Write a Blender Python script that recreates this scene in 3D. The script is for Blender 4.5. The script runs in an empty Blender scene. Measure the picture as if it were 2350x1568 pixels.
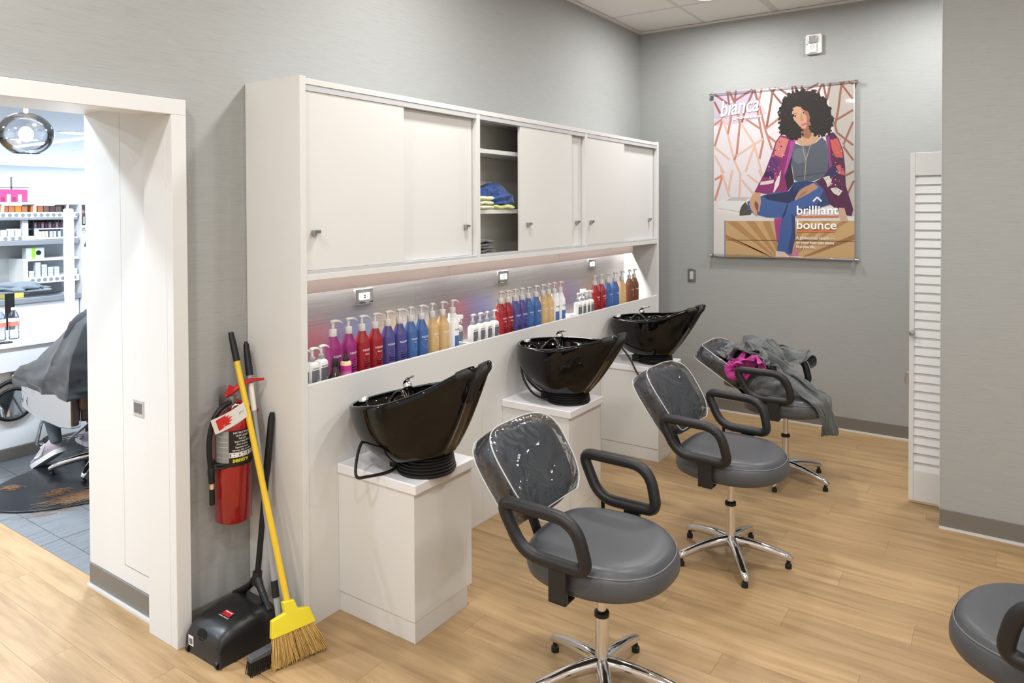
import bpy, math, random
from mathutils import Vector, Matrix, noise
import mathutils.geometry as mgeo

C = bpy.context.scene.collection
rnd = random.Random(7)
PI = math.pi
def R(d): return math.radians(d)

# ---------------------------------------------------------------- camera
CAM = Vector((0, 0, 1.70))
FPX, PCX, PCY = 1629.7, 1175.0, 506.54
_y, _p, _r = R(34.52165), R(-1.01815), R(-0.22107)
FWD = Vector((math.cos(_y)*math.cos(_p), math.sin(_y)*math.cos(_p), math.sin(_p)))
_r0 = Vector((math.sin(_y), -math.cos(_y), 0)); _u0 = _r0.cross(FWD)
RGT = _r0*math.cos(_r) + _u0*math.sin(_r); UPV = -_r0*math.sin(_r) + _u0*math.cos(_r)
cam_d = bpy.data.cameras.new('camera'); cam = bpy.data.objects.new('camera', cam_d); C.objects.link(cam)
cam.matrix_world = Matrix(((RGT.x, UPV.x, -FWD.x, CAM.x), (RGT.y, UPV.y, -FWD.y, CAM.y), (RGT.z, UPV.z, -FWD.z, CAM.z), (0, 0, 0, 1)))
cam_d.sensor_fit = 'HORIZONTAL'; cam_d.sensor_width = 36; cam_d.lens = FPX/2350*36
cam_d.shift_y = -(784-PCY)/2350; cam_d.clip_start = .05; cam_d.clip_end = 100
sc = bpy.context.scene; sc.camera = cam
def ray(x, y): return FWD*FPX + RGT*(x-PCX) - UPV*(y-PCY)
def onx(x, y, X): d = ray(x, y); return CAM + d*(X/d.x)
def onz(x, y, z=0): d = ray(x, y); return CAM + d*((z-CAM.z)/d.z)
def ony(x, y, Y): d = ray(x, y); return CAM + d*(Y/d.y)

# ---------------------------------------------------------------- world, exposure, light
w = bpy.data.worlds.new('world'); sc.world = w; w.use_nodes = True
w.node_tree.nodes['Background'].inputs[0].default_value = (.9, .95, 1, 1)
w.node_tree.nodes['Background'].inputs[1].default_value = .05
sc.view_settings.view_transform = 'Standard'; sc.view_settings.look = 'None'
sc.view_settings.exposure = 0.0; sc.view_settings.gamma = 1.0; sc.view_settings.use_curve_mapping = False
sc.cycles.use_denoising = True
sc.cycles.max_bounces = 10; sc.cycles.transparent_max_bounces = 16; sc.cycles.glossy_bounces = 5
sc.cycles.caustics_reflective = False; sc.cycles.caustics_refractive = False
sc.cycles.sample_clamp_indirect = 6

CEIL = 3.25
ROOM_W = 25.0; SALON_W = 62.0
WARM = (1, .995, .985); COOL = (.80, .90, 1)
ROOM_LIGHTS = [(x, y) for x in (5.12, 2.66, .32, -1.7) for y in (1.767, .3, -1.75)]  # unseen row behind the camera is added to fill vertical faces
def area(name, loc, size, power, col, spread=150, sizey=None, rot=(0, 0, 0)):
    d = bpy.data.lights.new(name, 'AREA'); d.energy = power; d.color = col; d.spread = R(spread)
    if sizey: d.shape = 'RECTANGLE'; d.size = size; d.size_y = sizey
    else: d.shape = 'DISK'; d.size = size
    o = bpy.data.objects.new(name, d); C.objects.link(o); o.location = loc; o.rotation_euler = rot
    return o
for x, y in ROOM_LIGHTS:
    area('downlight_beam', (x, y, CEIL-.004), .22, ROOM_W, WARM, 175)
SALON_CEIL = 3.0
SALON_LIGHTS = [(.35, 4.4), (2.3, 4.4), (4.2, 4.4), (.35, 6.4), (-1.4, 5.4), (2.3, 6.9), (4.2, 6.6)]
for x, y in SALON_LIGHTS:
    area('salon_beam', (x, y, SALON_CEIL-.004), .3, SALON_W*(1.25 if x < 1 else 1), COOL, 175)

# ---------------------------------------------------------------- materials
def lin(c):
    return tuple(((v/255)/12.92 if v/255 <= .04045 else ((v/255+.055)/1.055)**2.4) for v in c)
MATS = {}
def mat(name, col=(200, 200, 200), rough=.5, metal=0., coat=0., spec=.5, emit=0., alpha=None, sheen=0., bump=0., bscale=200., var=0., vscale=8., trans=0., ior=1.45):
    if name in MATS: return MATS[name]
    m = bpy.data.materials.new(name); m.use_nodes = True; MATS[name] = m
    nt = m.node_tree; b = nt.nodes['Principled BSDF']; c = lin(col)
    b.inputs['Base Color'].default_value = (*c, 1); b.inputs['Roughness'].default_value = rough
    b.inputs['Metallic'].default_value = metal; b.inputs['Coat Weight'].default_value = coat
    b.inputs['Coat Roughness'].default_value = .04
    b.inputs['Specular IOR Level'].default_value = spec; b.inputs['Sheen Weight'].default_value = sheen
    b.inputs['Transmission Weight'].default_value = trans; b.inputs['IOR'].default_value = ior
    if emit: b.inputs['Emission Color'].default_value = (*c, 1); b.inputs['Emission Strength'].default_value = emit
    if alpha is not None: b.inputs['Alpha'].default_value = alpha
    tc = nt.nodes.new('ShaderNodeTexCoord')
    if bump:
        n = nt.nodes.new('ShaderNodeTexNoise'); n.inputs['Scale'].default_value = bscale; n.inputs['Detail'].default_value = 3
        nt.links.new(tc.outputs['Object'], n.inputs['Vector'])
        bp = nt.nodes.new('ShaderNodeBump'); bp.inputs['Strength'].default_value = bump; bp.inputs['Distance'].default_value = .002
        nt.links.new(n.outputs[0], bp.inputs['Height']); nt.links.new(bp.outputs[0], b.inputs['Normal'])
    if var:
        n = nt.nodes.new('ShaderNodeTexNoise'); n.inputs['Scale'].default_value = vscale; n.inputs['Detail'].default_value = 4
        nt.links.new(tc.outputs['Object'], n.inputs['Vector'])
        rp = nt.nodes.new('ShaderNodeValToRGB'); rp.color_ramp.elements[0].position = .3; rp.color_ramp.elements[1].position = .7
        rp.color_ramp.elements[0].color = (*[v*(1-var) for v in c], 1); rp.color_ramp.elements[1].color = (*[min(1, v*(1+var)) for v in c], 1)
        nt.links.new(n.outputs[0], rp.inputs[0]); nt.links.new(rp.outputs[0], b.inputs['Base Color'])
    return m

def streak_mat(name, c0, c1, c2, scale, rough=.6, bump=.25, metal=0., obj_random=False, detail=5, positions=(.3, .5, .72)):
    """noise stretched along an axis: woven wallpaper, wood grain, brushed steel"""
    m = bpy.data.materials.new(name); m.use_nodes = True; MATS[name] = m
    nt = m.node_tree; b = nt.nodes['Principled BSDF']; L = nt.links.new
    tc = nt.nodes.new('ShaderNodeTexCoord'); mp = nt.nodes.new('ShaderNodeMapping'); mp.inputs['Scale'].default_value = scale
    if obj_random:
        oi = nt.nodes.new('ShaderNodeObjectInfo'); mul = nt.nodes.new('ShaderNodeMath'); mul.operation = 'MULTIPLY'; mul.inputs[1].default_value = 37.
        L(oi.outputs['Random'], mul.inputs[0]); cb = nt.nodes.new('ShaderNodeCombineXYZ')
        for i in range(3): L(mul.outputs[0], cb.inputs[i])
        ad = nt.nodes.new('ShaderNodeVectorMath'); L(tc.outputs['Object'], ad.inputs[0]); L(cb.outputs[0], ad.inputs[1]); L(ad.outputs[0], mp.inputs['Vector'])
    else: L(tc.outputs['Object'], mp.inputs['Vector'])
    n = nt.nodes.new('ShaderNodeTexNoise'); n.inputs['Scale'].default_value = 1; n.inputs['Detail'].default_value = detail; n.inputs['Roughness'].default_value = .6
    L(mp.outputs[0], n.inputs['Vector'])
    rp = nt.nodes.new('ShaderNodeValToRGB'); e = rp.color_ramp.elements
    e[0].position = positions[0]; e[0].color = (*lin(c0), 1); e[1].position = positions[2]; e[1].color = (*lin(c2), 1)
    k = e.new(positions[1]); k.color = (*lin(c1), 1)
    L(n.outputs[0], rp.inputs[0])
    out = rp.outputs[0]
    if obj_random:
        hs = nt.nodes.new('ShaderNodeHueSaturation'); mr = nt.nodes.new('ShaderNodeMapRange')
        mr.inputs['To Min'].default_value = .92; mr.inputs['To Max'].default_value = 1.07
        L(oi.outputs['Random'], mr.inputs['Value']); L(mr.outputs[0], hs.inputs['Value']); L(out, hs.inputs['Color']); out = hs.outputs[0]
    L(out, b.inputs['Base Color']); b.inputs['Roughness'].default_value = rough; b.inputs['Metallic'].default_value = metal
    if bump:
        bp = nt.nodes.new('ShaderNodeBump'); bp.inputs['Strength'].default_value = bump; bp.inputs['Distance'].default_value = .002
        L(n.outputs[0], bp.inputs['Height']); L(bp.outputs[0], b.inputs['Normal'])
    return m

def film_mat(name, tint=(235, 238, 242), base=.07, wrinkle=.8):
    """clear plastic film: transparent, with a glossy share that grows at glancing angles"""
    m = bpy.data.materials.new(name); m.use_nodes = True; MATS[name] = m
    nt = m.node_tree; L = nt.links.new; nt.nodes.remove(nt.nodes['Principled BSDF'])
    t = nt.nodes.new('ShaderNodeBsdfTransparent'); t.inputs[0].default_value = (*lin(tint), 1)
    g = nt.nodes.new('ShaderNodeBsdfGlossy'); g.inputs['Roughness'].default_value = .07
    lw = nt.nodes.new('ShaderNodeLayerWeight'); lw.inputs['Blend'].default_value = .25
    ad = nt.nodes.new('ShaderNodeMath'); ad.operation = 'MULTIPLY_ADD'; ad.inputs[1].default_value = .8; ad.inputs[2].default_value = base; ad.use_clamp = True
    mx = nt.nodes.new('ShaderNodeMixShader')
    tc = nt.nodes.new('ShaderNodeTexCoord'); n = nt.nodes.new('ShaderNodeTexNoise'); n.inputs['Scale'].default_value = 9; n.inputs['Detail'].default_value = 2; n.inputs['Distortion'].default_value = 1.5
    bp = nt.nodes.new('ShaderNodeBump'); bp.inputs['Strength'].default_value = wrinkle; bp.inputs['Distance'].default_value = .02
    L(tc.outputs['Object'], n.inputs['Vector']); L(n.outputs[0], bp.inputs['Height'])
    L(bp.outputs[0], g.inputs['Normal']); L(bp.outputs[0], lw.inputs['Normal'])
    L(lw.outputs['Fresnel'], ad.inputs[0]); L(ad.outputs[0], mx.inputs[0]); L(t.outputs[0], mx.inputs[1]); L(g.outputs[0], mx.inputs[2])
    L(mx.outputs[0], nt.nodes['Material Output'].inputs[0])
    return m

wallpaper = streak_mat('wallpaper', (146, 148, 147), (160, 162, 161), (166, 168, 167), (9, 9, 330), .75, .15, positions=(.22, .42, .7))
wood = streak_mat('wood', (146, 118, 82), (168, 138, 99), (181, 152, 113), (26, 2.2, 2.2), .42, .08, obj_random=True, detail=8)
tile_m = streak_mat('floor_tile', (92, 95, 99), (108, 111, 115), (120, 123, 127), (6, 60, 6), .45, .1, obj_random=True)
steel = streak_mat('steel', (176, 173, 172), (190, 188, 187), (204, 202, 201), (3, 3, 260), .36, .12, metal=1.)
lam = mat('laminate', (220, 220, 218), .28)
lam_in = mat('laminate_inside', (236, 233, 222), .45)
paint = mat('white_paint', (222, 223, 223), .35)
ceil_m = mat('ceiling_tile', (238, 235, 231), .9, bump=.3, bscale=350)
grid_m = mat('ceiling_grid', (214, 211, 207), .6)
vinyl = mat('vinyl_base', (118, 113, 107), .45)
strip = mat('metal_strip', (232, 232, 232), .3, .3)
alu = mat('aluminium', (202, 203, 206), .4, .15)
chrome = mat('chrome', (222, 222, 224), .06, 1.)
satin = mat('satin_metal', (176, 176, 176), .3, 1.)
marble = mat('marble', (232, 232, 235), .25, var=.05, vscale=6)
blackgloss = mat('black_porcelain', (9, 9, 9), .05, spec=.42)
rubber = mat('black_rubber', (20, 20, 20), .5)
softblack = mat('black_plastic', (32, 32, 33), .42, bump=.05, bscale=600)
leather = mat('grey_vinyl', (76, 78, 82), .38, bump=.12, bscale=420)
leather_s = mat('grey_vinyl_stitch', (120, 121, 124), .5)
film = film_mat('clear_film')
seam = mat('film_seam', (222, 224, 226), .25, alpha=.75)
white_pl = mat('white_plastic', (232, 231, 229), .35)
grey_pl = mat('grey_plastic', (160, 162, 166), .4)
lens = mat('lamp_lens', (255, 246, 232), .3, emit=6.)
lens_c = mat('lamp_lens_cool', (240, 246, 255), .3, emit=14.)

# ---------------------------------------------------------------- mesh helpers
class MB:
    def __init__(s): s.v = []; s.f = []; s.mi = []; s.m = 0
    def add(s, vs, fs):
        o = len(s.v); s.v += [tuple(v) for v in vs]; s.f += [tuple(i+o for i in f) for f in fs]; s.mi += [s.m]*len(fs); return s
    def box(s, x0, y0, z0, x1, y1, z1, M=None):
        vs = [Vector((x, y, z)) for z in (z0, z1) for x, y in ((x0, y0), (x1, y0), (x1, y1), (x0, y1))]
        if M: vs = [M @ v for v in vs]
        return s.add(vs, [(3, 2, 1, 0), (4, 5, 6, 7), (0, 1, 5, 4), (1, 2, 6, 5), (2, 3, 7, 6), (3, 0, 4, 7)])
    def prism(s, poly, z0, z1, M=None):
        n = len(poly)
        vs = [Vector((p[0], p[1], z)) for z in (z0, z1) for p in poly]
        if M: vs = [M @ v for v in vs]
        return s.add(vs, [tuple(range(n-1, -1, -1)), tuple(range(n, 2*n))] + [(i, (i+1) % n, (i+1) % n+n, i+n) for i in range(n)])
    def loft(s, rings, cap0=True, cap1=True, closed=False):
        n = len(rings[0]); vs = [p for r in rings for p in r]; fs = []
        m = len(rings)
        for k in range(m if closed else m-1):
            a, b = k*n, ((k+1) % m)*n
            fs += [(a+i, a+(i+1) % n, b+(i+1) % n, b+i) for i in range(n)]
        if not closed:
            if cap0: fs.append(tuple(range(n-1, -1, -1)))
            if cap1: fs.append(tuple((m-1)*n+i for i in range(n)))
        return s.add(vs, fs)
    def tube(s, pts, r, n=10, closed=False, cap=True, flat=1.):
        pts = [Vector(p) for p in pts]; m = len(pts); rings = []; up = None
        for i in range(m):
            if closed: t = pts[(i+1) % m]-pts[i-1]
            else: t = pts[min(i+1, m-1)]-pts[max(i-1, 0)]
            t.normalize()
            if up is None:
                up = Vector((0, 0, 1)) if abs(t.z) < .9 else Vector((1, 0, 0))
            side = t.cross(up)
            if side.length < 1e-6: side = t.orthogonal()
            side.normalize(); up = side.cross(t).normalized()
            rr = r[i] if isinstance(r, (list, tuple)) else r
            rings.append([pts[i] + side*math.cos(2*PI*k/n)*rr + up*math.sin(2*PI*k/n)*rr*flat for k in range(n)])
        return s.loft(rings, cap, cap, closed)
    def lathe(s, prof, n=24, M=None, cap=True):
        rings = []
        for r, z in prof:
            ring = [Vector((r*math.cos(2*PI*k/n), r*math.sin(2*PI*k/n), z)) for k in range(n)]
            rings.append([M @ p for p in ring] if M else ring)
        return s.loft(rings, cap, cap)
    def mesh(s, name, mats, smooth=None):
        me = bpy.data.meshes.new(name); me.from_pydata(s.v, [], s.f)
        for m in (mats if isinstance(mats, (list, tuple)) else [mats]): me.materials.append(m)
        if any(s.mi): me.polygons.foreach_set('material_index', s.mi)
        me.update()
        if smooth is not None:
            me.polygons.foreach_set('use_smooth', [True]*len(me.polygons))
            me.set_sharp_from_angle(angle=R(smooth))
        return me
    def build(s, name, mats, parent=None, smooth=None, bevel=0, loc=(0, 0, 0), rot=(0, 0, 0), subsurf=0, segs=2):
        return obj(name, s.mesh(name, mats, smooth), parent, loc, rot, bevel, subsurf, segs)
def obj(name, me, parent=None, loc=(0, 0, 0), rot=(0, 0, 0), bevel=0, subsurf=0, segs=2):
    o = bpy.data.objects.new(name, me); C.objects.link(o); o.location = loc; o.rotation_euler = rot
    if parent: o.parent = parent
    if bevel:
        b = o.modifiers.new('bevel', 'BEVEL'); b.width = bevel; b.segments = segs; b.limit_method = 'ANGLE'; b.angle_limit = R(35)
        me.polygons.foreach_set('use_smooth', [True]*len(me.polygons)); b.harden_normals = True
    if subsurf:
        b = o.modifiers.new('sub', 'SUBSURF'); b.levels = subsurf; b.render_levels = subsurf
        me.polygons.foreach_set('use_smooth', [True]*len(me.polygons))
    return o
def tag(o, label=None, cat=None, group=None, kind=None):
    if label: o['label'] = label
    if cat: o['category'] = cat
    if group: o['group'] = group
    if kind: o['kind'] = kind
    return o
def thing(name, label, cat, loc=(0, 0, 0), rotz=0., group=None):
    o = bpy.data.objects.new(name, None); C.objects.link(o); o.location = loc; o.rotation_euler = (0, 0, rotz)
    o.empty_display_size = .1
    return tag(o, label, cat, group)
def struct(name, label=None): return None
def copy_tree(o, parent=None):
    c = o.copy(); C.objects.link(c); c.parent = parent
    for ch in o.children: copy_tree(ch, c)
    return c
def fillet(pts, r, n=5, closed=False):
    pts = [Vector(p) for p in pts]; out = []; m = len(pts)
    for i, p in enumerate(pts):
        if not closed and i in (0, m-1): out.append(p); continue
        a, b = pts[i-1]-p, pts[(i+1) % m]-p
        rr = r[i] if isinstance(r, (list, tuple)) else r
        d = min(rr, a.length*.49, b.length*.49); a = p+a.normalized()*d; b = p+b.normalized()*d
        for k in range(n+1):
            t = k/n; out.append(a*(1-t)**2+p*2*t*(1-t)+b*t*t)
    return out
def smoothpath(pts, n=6):
    """Catmull-Rom through points"""
    pts = [Vector(p) for p in pts]; out = []
    for i in range(len(pts)-1):
        p0, p1, p2, p3 = pts[max(i-1, 0)], pts[i], pts[i+1], pts[min(i+2, len(pts)-1)]
        for k in range(n):
            t = k/n
            out.append(.5*((2*p1)+(p2-p0)*t+(2*p0-5*p1+4*p2-p3)*t*t+(3*p1-p0-3*p2+p3)*t**3))
    out.append(pts[-1]); return out
def rrect(w, h, r, n=5):
    """rounded rectangle, counter-clockwise, centred"""
    out = []
    for cx, cy, a in ((w/2-r, h/2-r, 0), (-w/2+r, h/2-r, 90), (-w/2+r, -h/2+r, 180), (w/2-r, -h/2+r, 270)):
        out += [(cx+r*math.cos(R(a+90*k/n)), cy+r*math.sin(R(a+90*k/n))) for k in range(n+1)]
    return out
TXT = {}
def text_mesh(body, size, mat_, extrude=.0003, spacing=1., shear=0., align='LEFT', bend=None, bold=0.):
    key = (body, size, mat_.name, extrude, spacing, shear, align, bend, bold)
    if key in TXT: return TXT[key]
    cu = bpy.data.curves.new('lettering', 'FONT'); cu.body = body; cu.size = size; cu.extrude = extrude; cu.space_character = spacing
    cu.shear = shear; cu.align_x = align; cu.resolution_u = 3; cu.offset = bold
    o = bpy.data.objects.new('lettering', cu); C.objects.link(o)
    dg = bpy.context.evaluated_depsgraph_get(); dg.update()
    me = bpy.data.meshes.new_from_object(o.evaluated_get(dg)); me.name = 'lettering'
    bpy.data.objects.remove(o); me.materials.clear(); me.materials.append(mat_)
    if bend:   # wrap onto a vertical cylinder of radius bend, facing -Y
        for v in me.vertices:
            a = v.co.x/bend; rr = bend+v.co.z
            v.co = (rr*math.sin(a), -rr*math.cos(a), v.co.y)
    TXT[key] = me; return me
# ================================================================ the setting
YW, XE = 2.645, 5.86           # cabinet wall, end wall
YB, XB = -2.8, -2.7            # the sides behind the camera
fl = MB().box(XB, YB, -.06, XE+.2, YW+.8, -.004).box(XB, YW+.8, -.06, 1.577, 24, -.004).build('floor', wood)
tag(fl, 'pale oak plank floor of the shampoo room', kind='structure')
PW, PL = .1525, 1.22
pm = MB().box(-PW/2+.0004, -PL/2+.0004, -.004, PW/2-.0004, PL/2-.0004, 0).mesh('plank', wood)
k = 0
x = XE-PW/2
while x > .0:
    ymin, ymax = (-1.3, YW+.02) if x > 1.577 else (.4, 6.2)
    y = ymin + (k*0.37 % 1)*PL - PL/2
    while y-PL/2 < ymax:
        if x <= 1.577 < x+PW/2:        # the row that meets the tile is cut to the joint
            cw = 1.5765-(x-PW/2); obj('plank', MB().box(-PW/2+.0004, -PL/2+.0004, -.004, -PW/2+cw, PL/2-.0004, 0).mesh('plank', wood), fl, (x, y, 0))
        elif x <= 1.577 or y+PL/2 <= ymax+.1: obj('plank', pm, fl, (x, y, 0))
        else:
            y0, y1 = y-PL/2, min(y+PL/2, ymax+.1)
            obj('plank', MB().box(-PW/2+.0004, -(y1-y0)/2+.0004, -.004, PW/2-.0004, (y1-y0)/2-.0004, 0).mesh('plank', wood), fl, (x, (y0+y1)/2, 0))
        y += PL
    x -= PW; k += 1
grout = mat('grout', (150, 152, 154), .8)
fs = MB().box(1.577, YW+.8, -.06, 16, 24, -.004).build('floor_salon', grout)
tag(fs, 'grey stone-look tile floor of the salon beyond the opening', kind='structure')
tm = MB().box(-.123, -.303, -.005, .123, .303, 0).mesh('tile', tile_m)
for i in range(9):
    for j in range(5):
        if i: obj('tile', tm, fs, (1.675+.125+.25*i - .25, 3.987-.305+.61*j, 0))
        else: obj('tile', MB().box(-.048, -.303, -.005, .048, .303, 0).mesh('tile', tile_m), fs, (1.626, 3.987-.305+.61*j, 0))
big = MB().box(1.577+2.25, YW+.8, -.004, 16, 24, -.001).box(1.577, 6.5, -.004, 1.577+2.25, 24, -.001).build('tile_field', tile_m, fs)

wl = MB().box(1.556, YW, 0, XE+.2, YW+.745, CEIL).box(.1, YW, 2.13, 1.556, YW+.745, CEIL).box(XB-.1, YW, 0, .1, YW+.745, CEIL).build('wall_left', wallpaper)
tag(wl, 'grey woven wallpaper on the wall that carries the cabinets', kind='structure')
tag(MB().box(XE, YB-.1, 0, XE+.2, YW, CEIL).build('wall_end', wallpaper), 'grey woven wallpaper on the wall behind the poster', kind='structure')
wr = MB().box(4.36, YB-.1, 0, 4.48, .255, CEIL).build('wall_right', wallpaper)
tag(wr, 'grey woven wallpaper on the short wall beside the louvered door', kind='structure')
tag(MB().box(XB-.1, YB-.1, 0, 4.36, YB, CEIL).build('wall_side', paint), 'unseen wall facing the basins, whitened to bounce light', kind='structure')  # out of view; white instead of wallpaper, for low bounce fill
tag(MB().box(XB-.1, YB, 0, XB, YW, CEIL).build('wall_back', paint), 'unseen wall behind the viewer, whitened to bounce light', kind='structure')  # out of view as well, made white for more bounce
# the thin corner bead of the short wall
tag(MB().box(4.357, .2545, .1, 4.36, .2575, CEIL).build('trim_1', mat('bead', (190, 189, 186), .5)), 'pale corner bead of the short wall', kind='structure')
# ceiling with lay-in tiles
ce = MB().box(XB-.1, YB-.1, CEIL+.012, XE+.2, YW+.1, CEIL+.08).build('ceiling', grid_m)
tag(ce, 'white lay-in tile ceiling', kind='structure')
T = .585
ct = MB().box(-T/2+.009, -T/2+.009, 0, T/2-.009, T/2-.009, .011).mesh('ceiling_tile', ceil_m)
for i in range(15):
    for j in range(10):
        px_, py_ = XE-T/2-i*T, YW-T/2-j*T
        if px_ > XB and py_ > YB: obj('ceiling_tile', ct, ce, (px_, py_, CEIL+.001))
g = MB()
for i in range(16): g.box(XE-i*T-.012, YB, CEIL, XE-i*T+.012, YW, CEIL+.013)
g.build('grid_bar', grid_m, ce)
g = MB()
for j in range(10):
    hw = .028 if j == 2 else .012
    g.box(XB, YW-j*T-hw, CEIL-.001, XE, YW-j*T+hw, CEIL+.013)
g.build('grid_bar', grid_m, ce)
MB().box(XB, YW-.02, CEIL-.02, XE, YW, CEIL-.003).box(XE-.02, YB, CEIL-.02, XE, YW-.02, CEIL-.003).build('wall_angle', grid_m, ce)
# downlights of the room, the row behind the viewer an added fill
for x, y in ROOM_LIGHTS:
    t = thing('recessed_downlight', 'round recessed ceiling downlight with white trim ring', 'light', (x, y, CEIL), 0, 'recessed ceiling downlights')
    MB().lathe([(.118, .0), (.118, -.004), (.148, -.004), (.15, .001)], 32, cap=False).build('trim_ring', paint, t, 40)
    MB().lathe([(.118, 0), (.118, .003)], 32).build('lens', lens, t)

# baseboards
def base_y(name, x, y0, y1, s):     # runs along Y, on the wall at x, facing s
    o = MB().box(min(x, x+s*.008), y0, .011, max(x, x+s*.008), y1, .1).build(name, vinyl, bevel=.002)
    MB().box(min(x, x+s*.02), y0, .0, max(x, x+s*.02), y1, .011).build('metal_strip', strip, o)
    return tag(o, 'taupe vinyl baseboard with a bright metal strip', kind='structure')
def base_x(name, y, x0, x1, s):
    o = MB().box(x0, min(y, y+s*.008), .011, x1, max(y, y+s*.008), .1).build(name, vinyl, bevel=.002)
    MB().box(x0, min(y, y+s*.02), .0, x1, max(y, y+s*.02), .011).build('metal_strip', strip, o)
    return tag(o, 'taupe vinyl baseboard with a bright metal strip', kind='structure')
base_y('baseboard_end', XE, YB, YW-.02, -1)
base_y('baseboard_right', 4.36, YB, .255, -1)
base_x('baseboard_left', YW, 1.57, 1.84, -1)
base_x('baseboard_corner', YW, 5.44, XE-.02, -1)
base_y('baseboard_passage', 1.548, 2.806, 3.39, -1)

# ---- passage opening: casing, soffit, end wall with flush access door
cs = MB().box(1.496, 2.60, 0, 1.556, YW-.001, 2.062).box(.04, 2.60, 0, .1, YW-.001, 2.062).build('trim_2', paint, bevel=.002)
tag(cs, 'white casing of the passage opening', kind='structure')
MB().box(.04, 2.60, 2.062, 1.556, YW-.001, 2.122).build('head_casing', paint, cs, bevel=.002)
MB().box(1.496, YW, 0, 1.5555, 2.805, 2.075).build('jamb', paint, cs, bevel=.002)
MB().box(.1, YW, 2.075, 1.5555, 2.805, 2.1295).build('head_jamb', paint, cs, bevel=.002)
wp = MB().box(1.548, 3.092, .1, 1.5555, 3.40, 2.1285).box(1.548, 2.806, .1, 1.5555, 3.092, .17).build('wall_passage', paint)
tag(wp, 'white painted end of the thick partition inside the opening', kind='structure')
MB().box(.1, 2.806, 2.1287, 1.5555, 3.40, 2.1298).build('soffit', paint, wp)
ad_ = tag(MB().box(1.546, 2.806, .176, 1.5545, 3.086, 2.1284).build('door_1', paint, bevel=.001), 'flush white access door in the partition end', kind='structure')
pl = MB().box(1.5432, 2.916, .835, 1.5459, 2.998, .905).build('pull_plate', mat('pull_silver', (196, 198, 202), .35, .3), ad_, bevel=.0015)
MB().box(1.5422, 2.928, .85, 1.5433, 2.99, .892).build('pull_recess', mat('pull_shadow', (120, 122, 128), .35, .5), ad_)

# ---- louvered door
ld = thing('louvered_door', 'white louvered closet door standing open beside the short wall', 'door', (4.635, .425, .02))
W_, H_ = .42, 1.985
for y0, y1 in ((0, -.025), (-W_, -W_+.025)): MB().box(-.016, min(y0, y1), 0, .016, max(y0, y1), H_).build('stile', paint, ld, bevel=.002)
MB().box(-.015, -W_+.025, 0, .015, -.025, .17).build('rail', paint, ld, bevel=.002)
MB().box(-.015, -W_+.025, H_-.13, .015, -.025, H_).build('rail', paint, ld, bevel=.002)
NS = 33; zs = (H_-.30)/NS
sm = MB().box(-.0035, -(W_-.05)/2, -zs*.54, .0035, (W_-.05)/2, zs*.54).mesh('slat', paint)
for i in range(NS):
    obj('slat', sm, ld, (0, -W_/2, .17+zs*(i+.5)), (0, R(20), 0))
kn = MB().lathe([(.006, 0), (.006, .012), (.012, .016), (.0165, .024), (.0135, .031), (.0, .033)], 20, Matrix.Rotation(R(-90), 4, 'Y')).build('knob', satin, ld, 50, loc=(-.016, -.016, .96))
MB().box(-.004, .0005, .66, .012, .02, .73).box(-.002, .012, .675, .008, .026, .70).build('latch', satin, ld, bevel=.002)

# ---- salon shell beyond
sw = mat('salon_white', (232, 235, 240), .6)
tag(MB().box(-6, 24, 0, 18, 24.2, 3.2).build('wall_far', sw), 'white far wall of the shop', kind='structure')
tag(MB().box(16, YW+.75, 0, 16.2, 24, 3.2).box(-6, 9.5, 0, -5.8, 24, 3.2).box(-6, YW+.75, 0, XB, 9.5, 3.2).build('wall_shop', sw), 'white side wall of the shop', kind='structure')
tag(MB().box(-6, YW+.746, SALON_CEIL+.005, 18, 24.2, SALON_CEIL+.1).build('ceiling_salon', sw), 'white shop ceiling', kind='structure')
# ================================================================ built-in wall unit with sliding doors and bottle niche
YF = 2.29                                  # front plane
X0, X1 = 1.848, 5.438
ZT, ZD1, ZD0, ZB, ZL = 2.23, 2.19, 1.447, 1.409, .987
cab = thing('built_in_cabinet', 'long white built-in wall unit with sliding doors and a lit bottle niche', 'cabinet', (0, 0, 0))
def part(name, m, x0, y0, z0, x1, y1, z1, bevel=.0015, parent=None):
    return MB().box(x0, y0, z0, x1, y1, z1).build(name, m, parent or cab, bevel=bevel)
YR = YW-.002
part('side_panel', lam, X0, YF, 0, X0+.03, YR, ZT)
part('side_panel', lam, X1-.03, YF, 0, X1, YR, ZT)
xi0, xi1 = X0+.03, X1-.03
part('top_board', lam, xi0, YF+.003, ZT-.03, xi1, YR, ZT-.006)
part('bottom_board', lam, xi0, YF+.003, ZB, xi1, YR, ZB+.026)
part('back_panel', lam_in, xi0, 2.60, ZB+.026, xi1, 2.61, ZT-.03)
DIV = (3.008, 4.205)
for d in DIV: part('divider', lam, d, YF+.004, ZB+.026, d+.03, 2.60, ZT-.03)
bays = [(xi0, DIV[0]), (DIV[0]+.03, DIV[1]), (DIV[1]+.03, xi1)]
for a, b in bays:
    part('track', alu, a+.001, YF+.006, ZT-.055, b-.001, YF+.06, ZT-.0305, .001)
    part('track', alu, a+.001, YF+.006, ZB+.0265, b-.001, YF+.06, ZB+.040, .001)
# open bay: shelves and peg holes
a, b = bays[1]
for z in (2.005, 1.668): part('shelf', lam_in if 0 else lam, a+.001, YF+.07, z, b-.001, 2.599, z+.024)
hole = mat('peg_hole', (60, 58, 55), .8)
hm = MB().lathe([(.003, 0), (.003, .0006)], 10, Matrix.Rotation(R(90), 4, 'X')).mesh('peg_hole', hole)
for i in range(18):
    z = 1.50+.028*i*1.35
    if z < 2.15 and not 1.64 < z < 1.72: obj('peg_hole', hm, cab, (a+.02+.001*0+.35, 2.5995, z))
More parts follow.
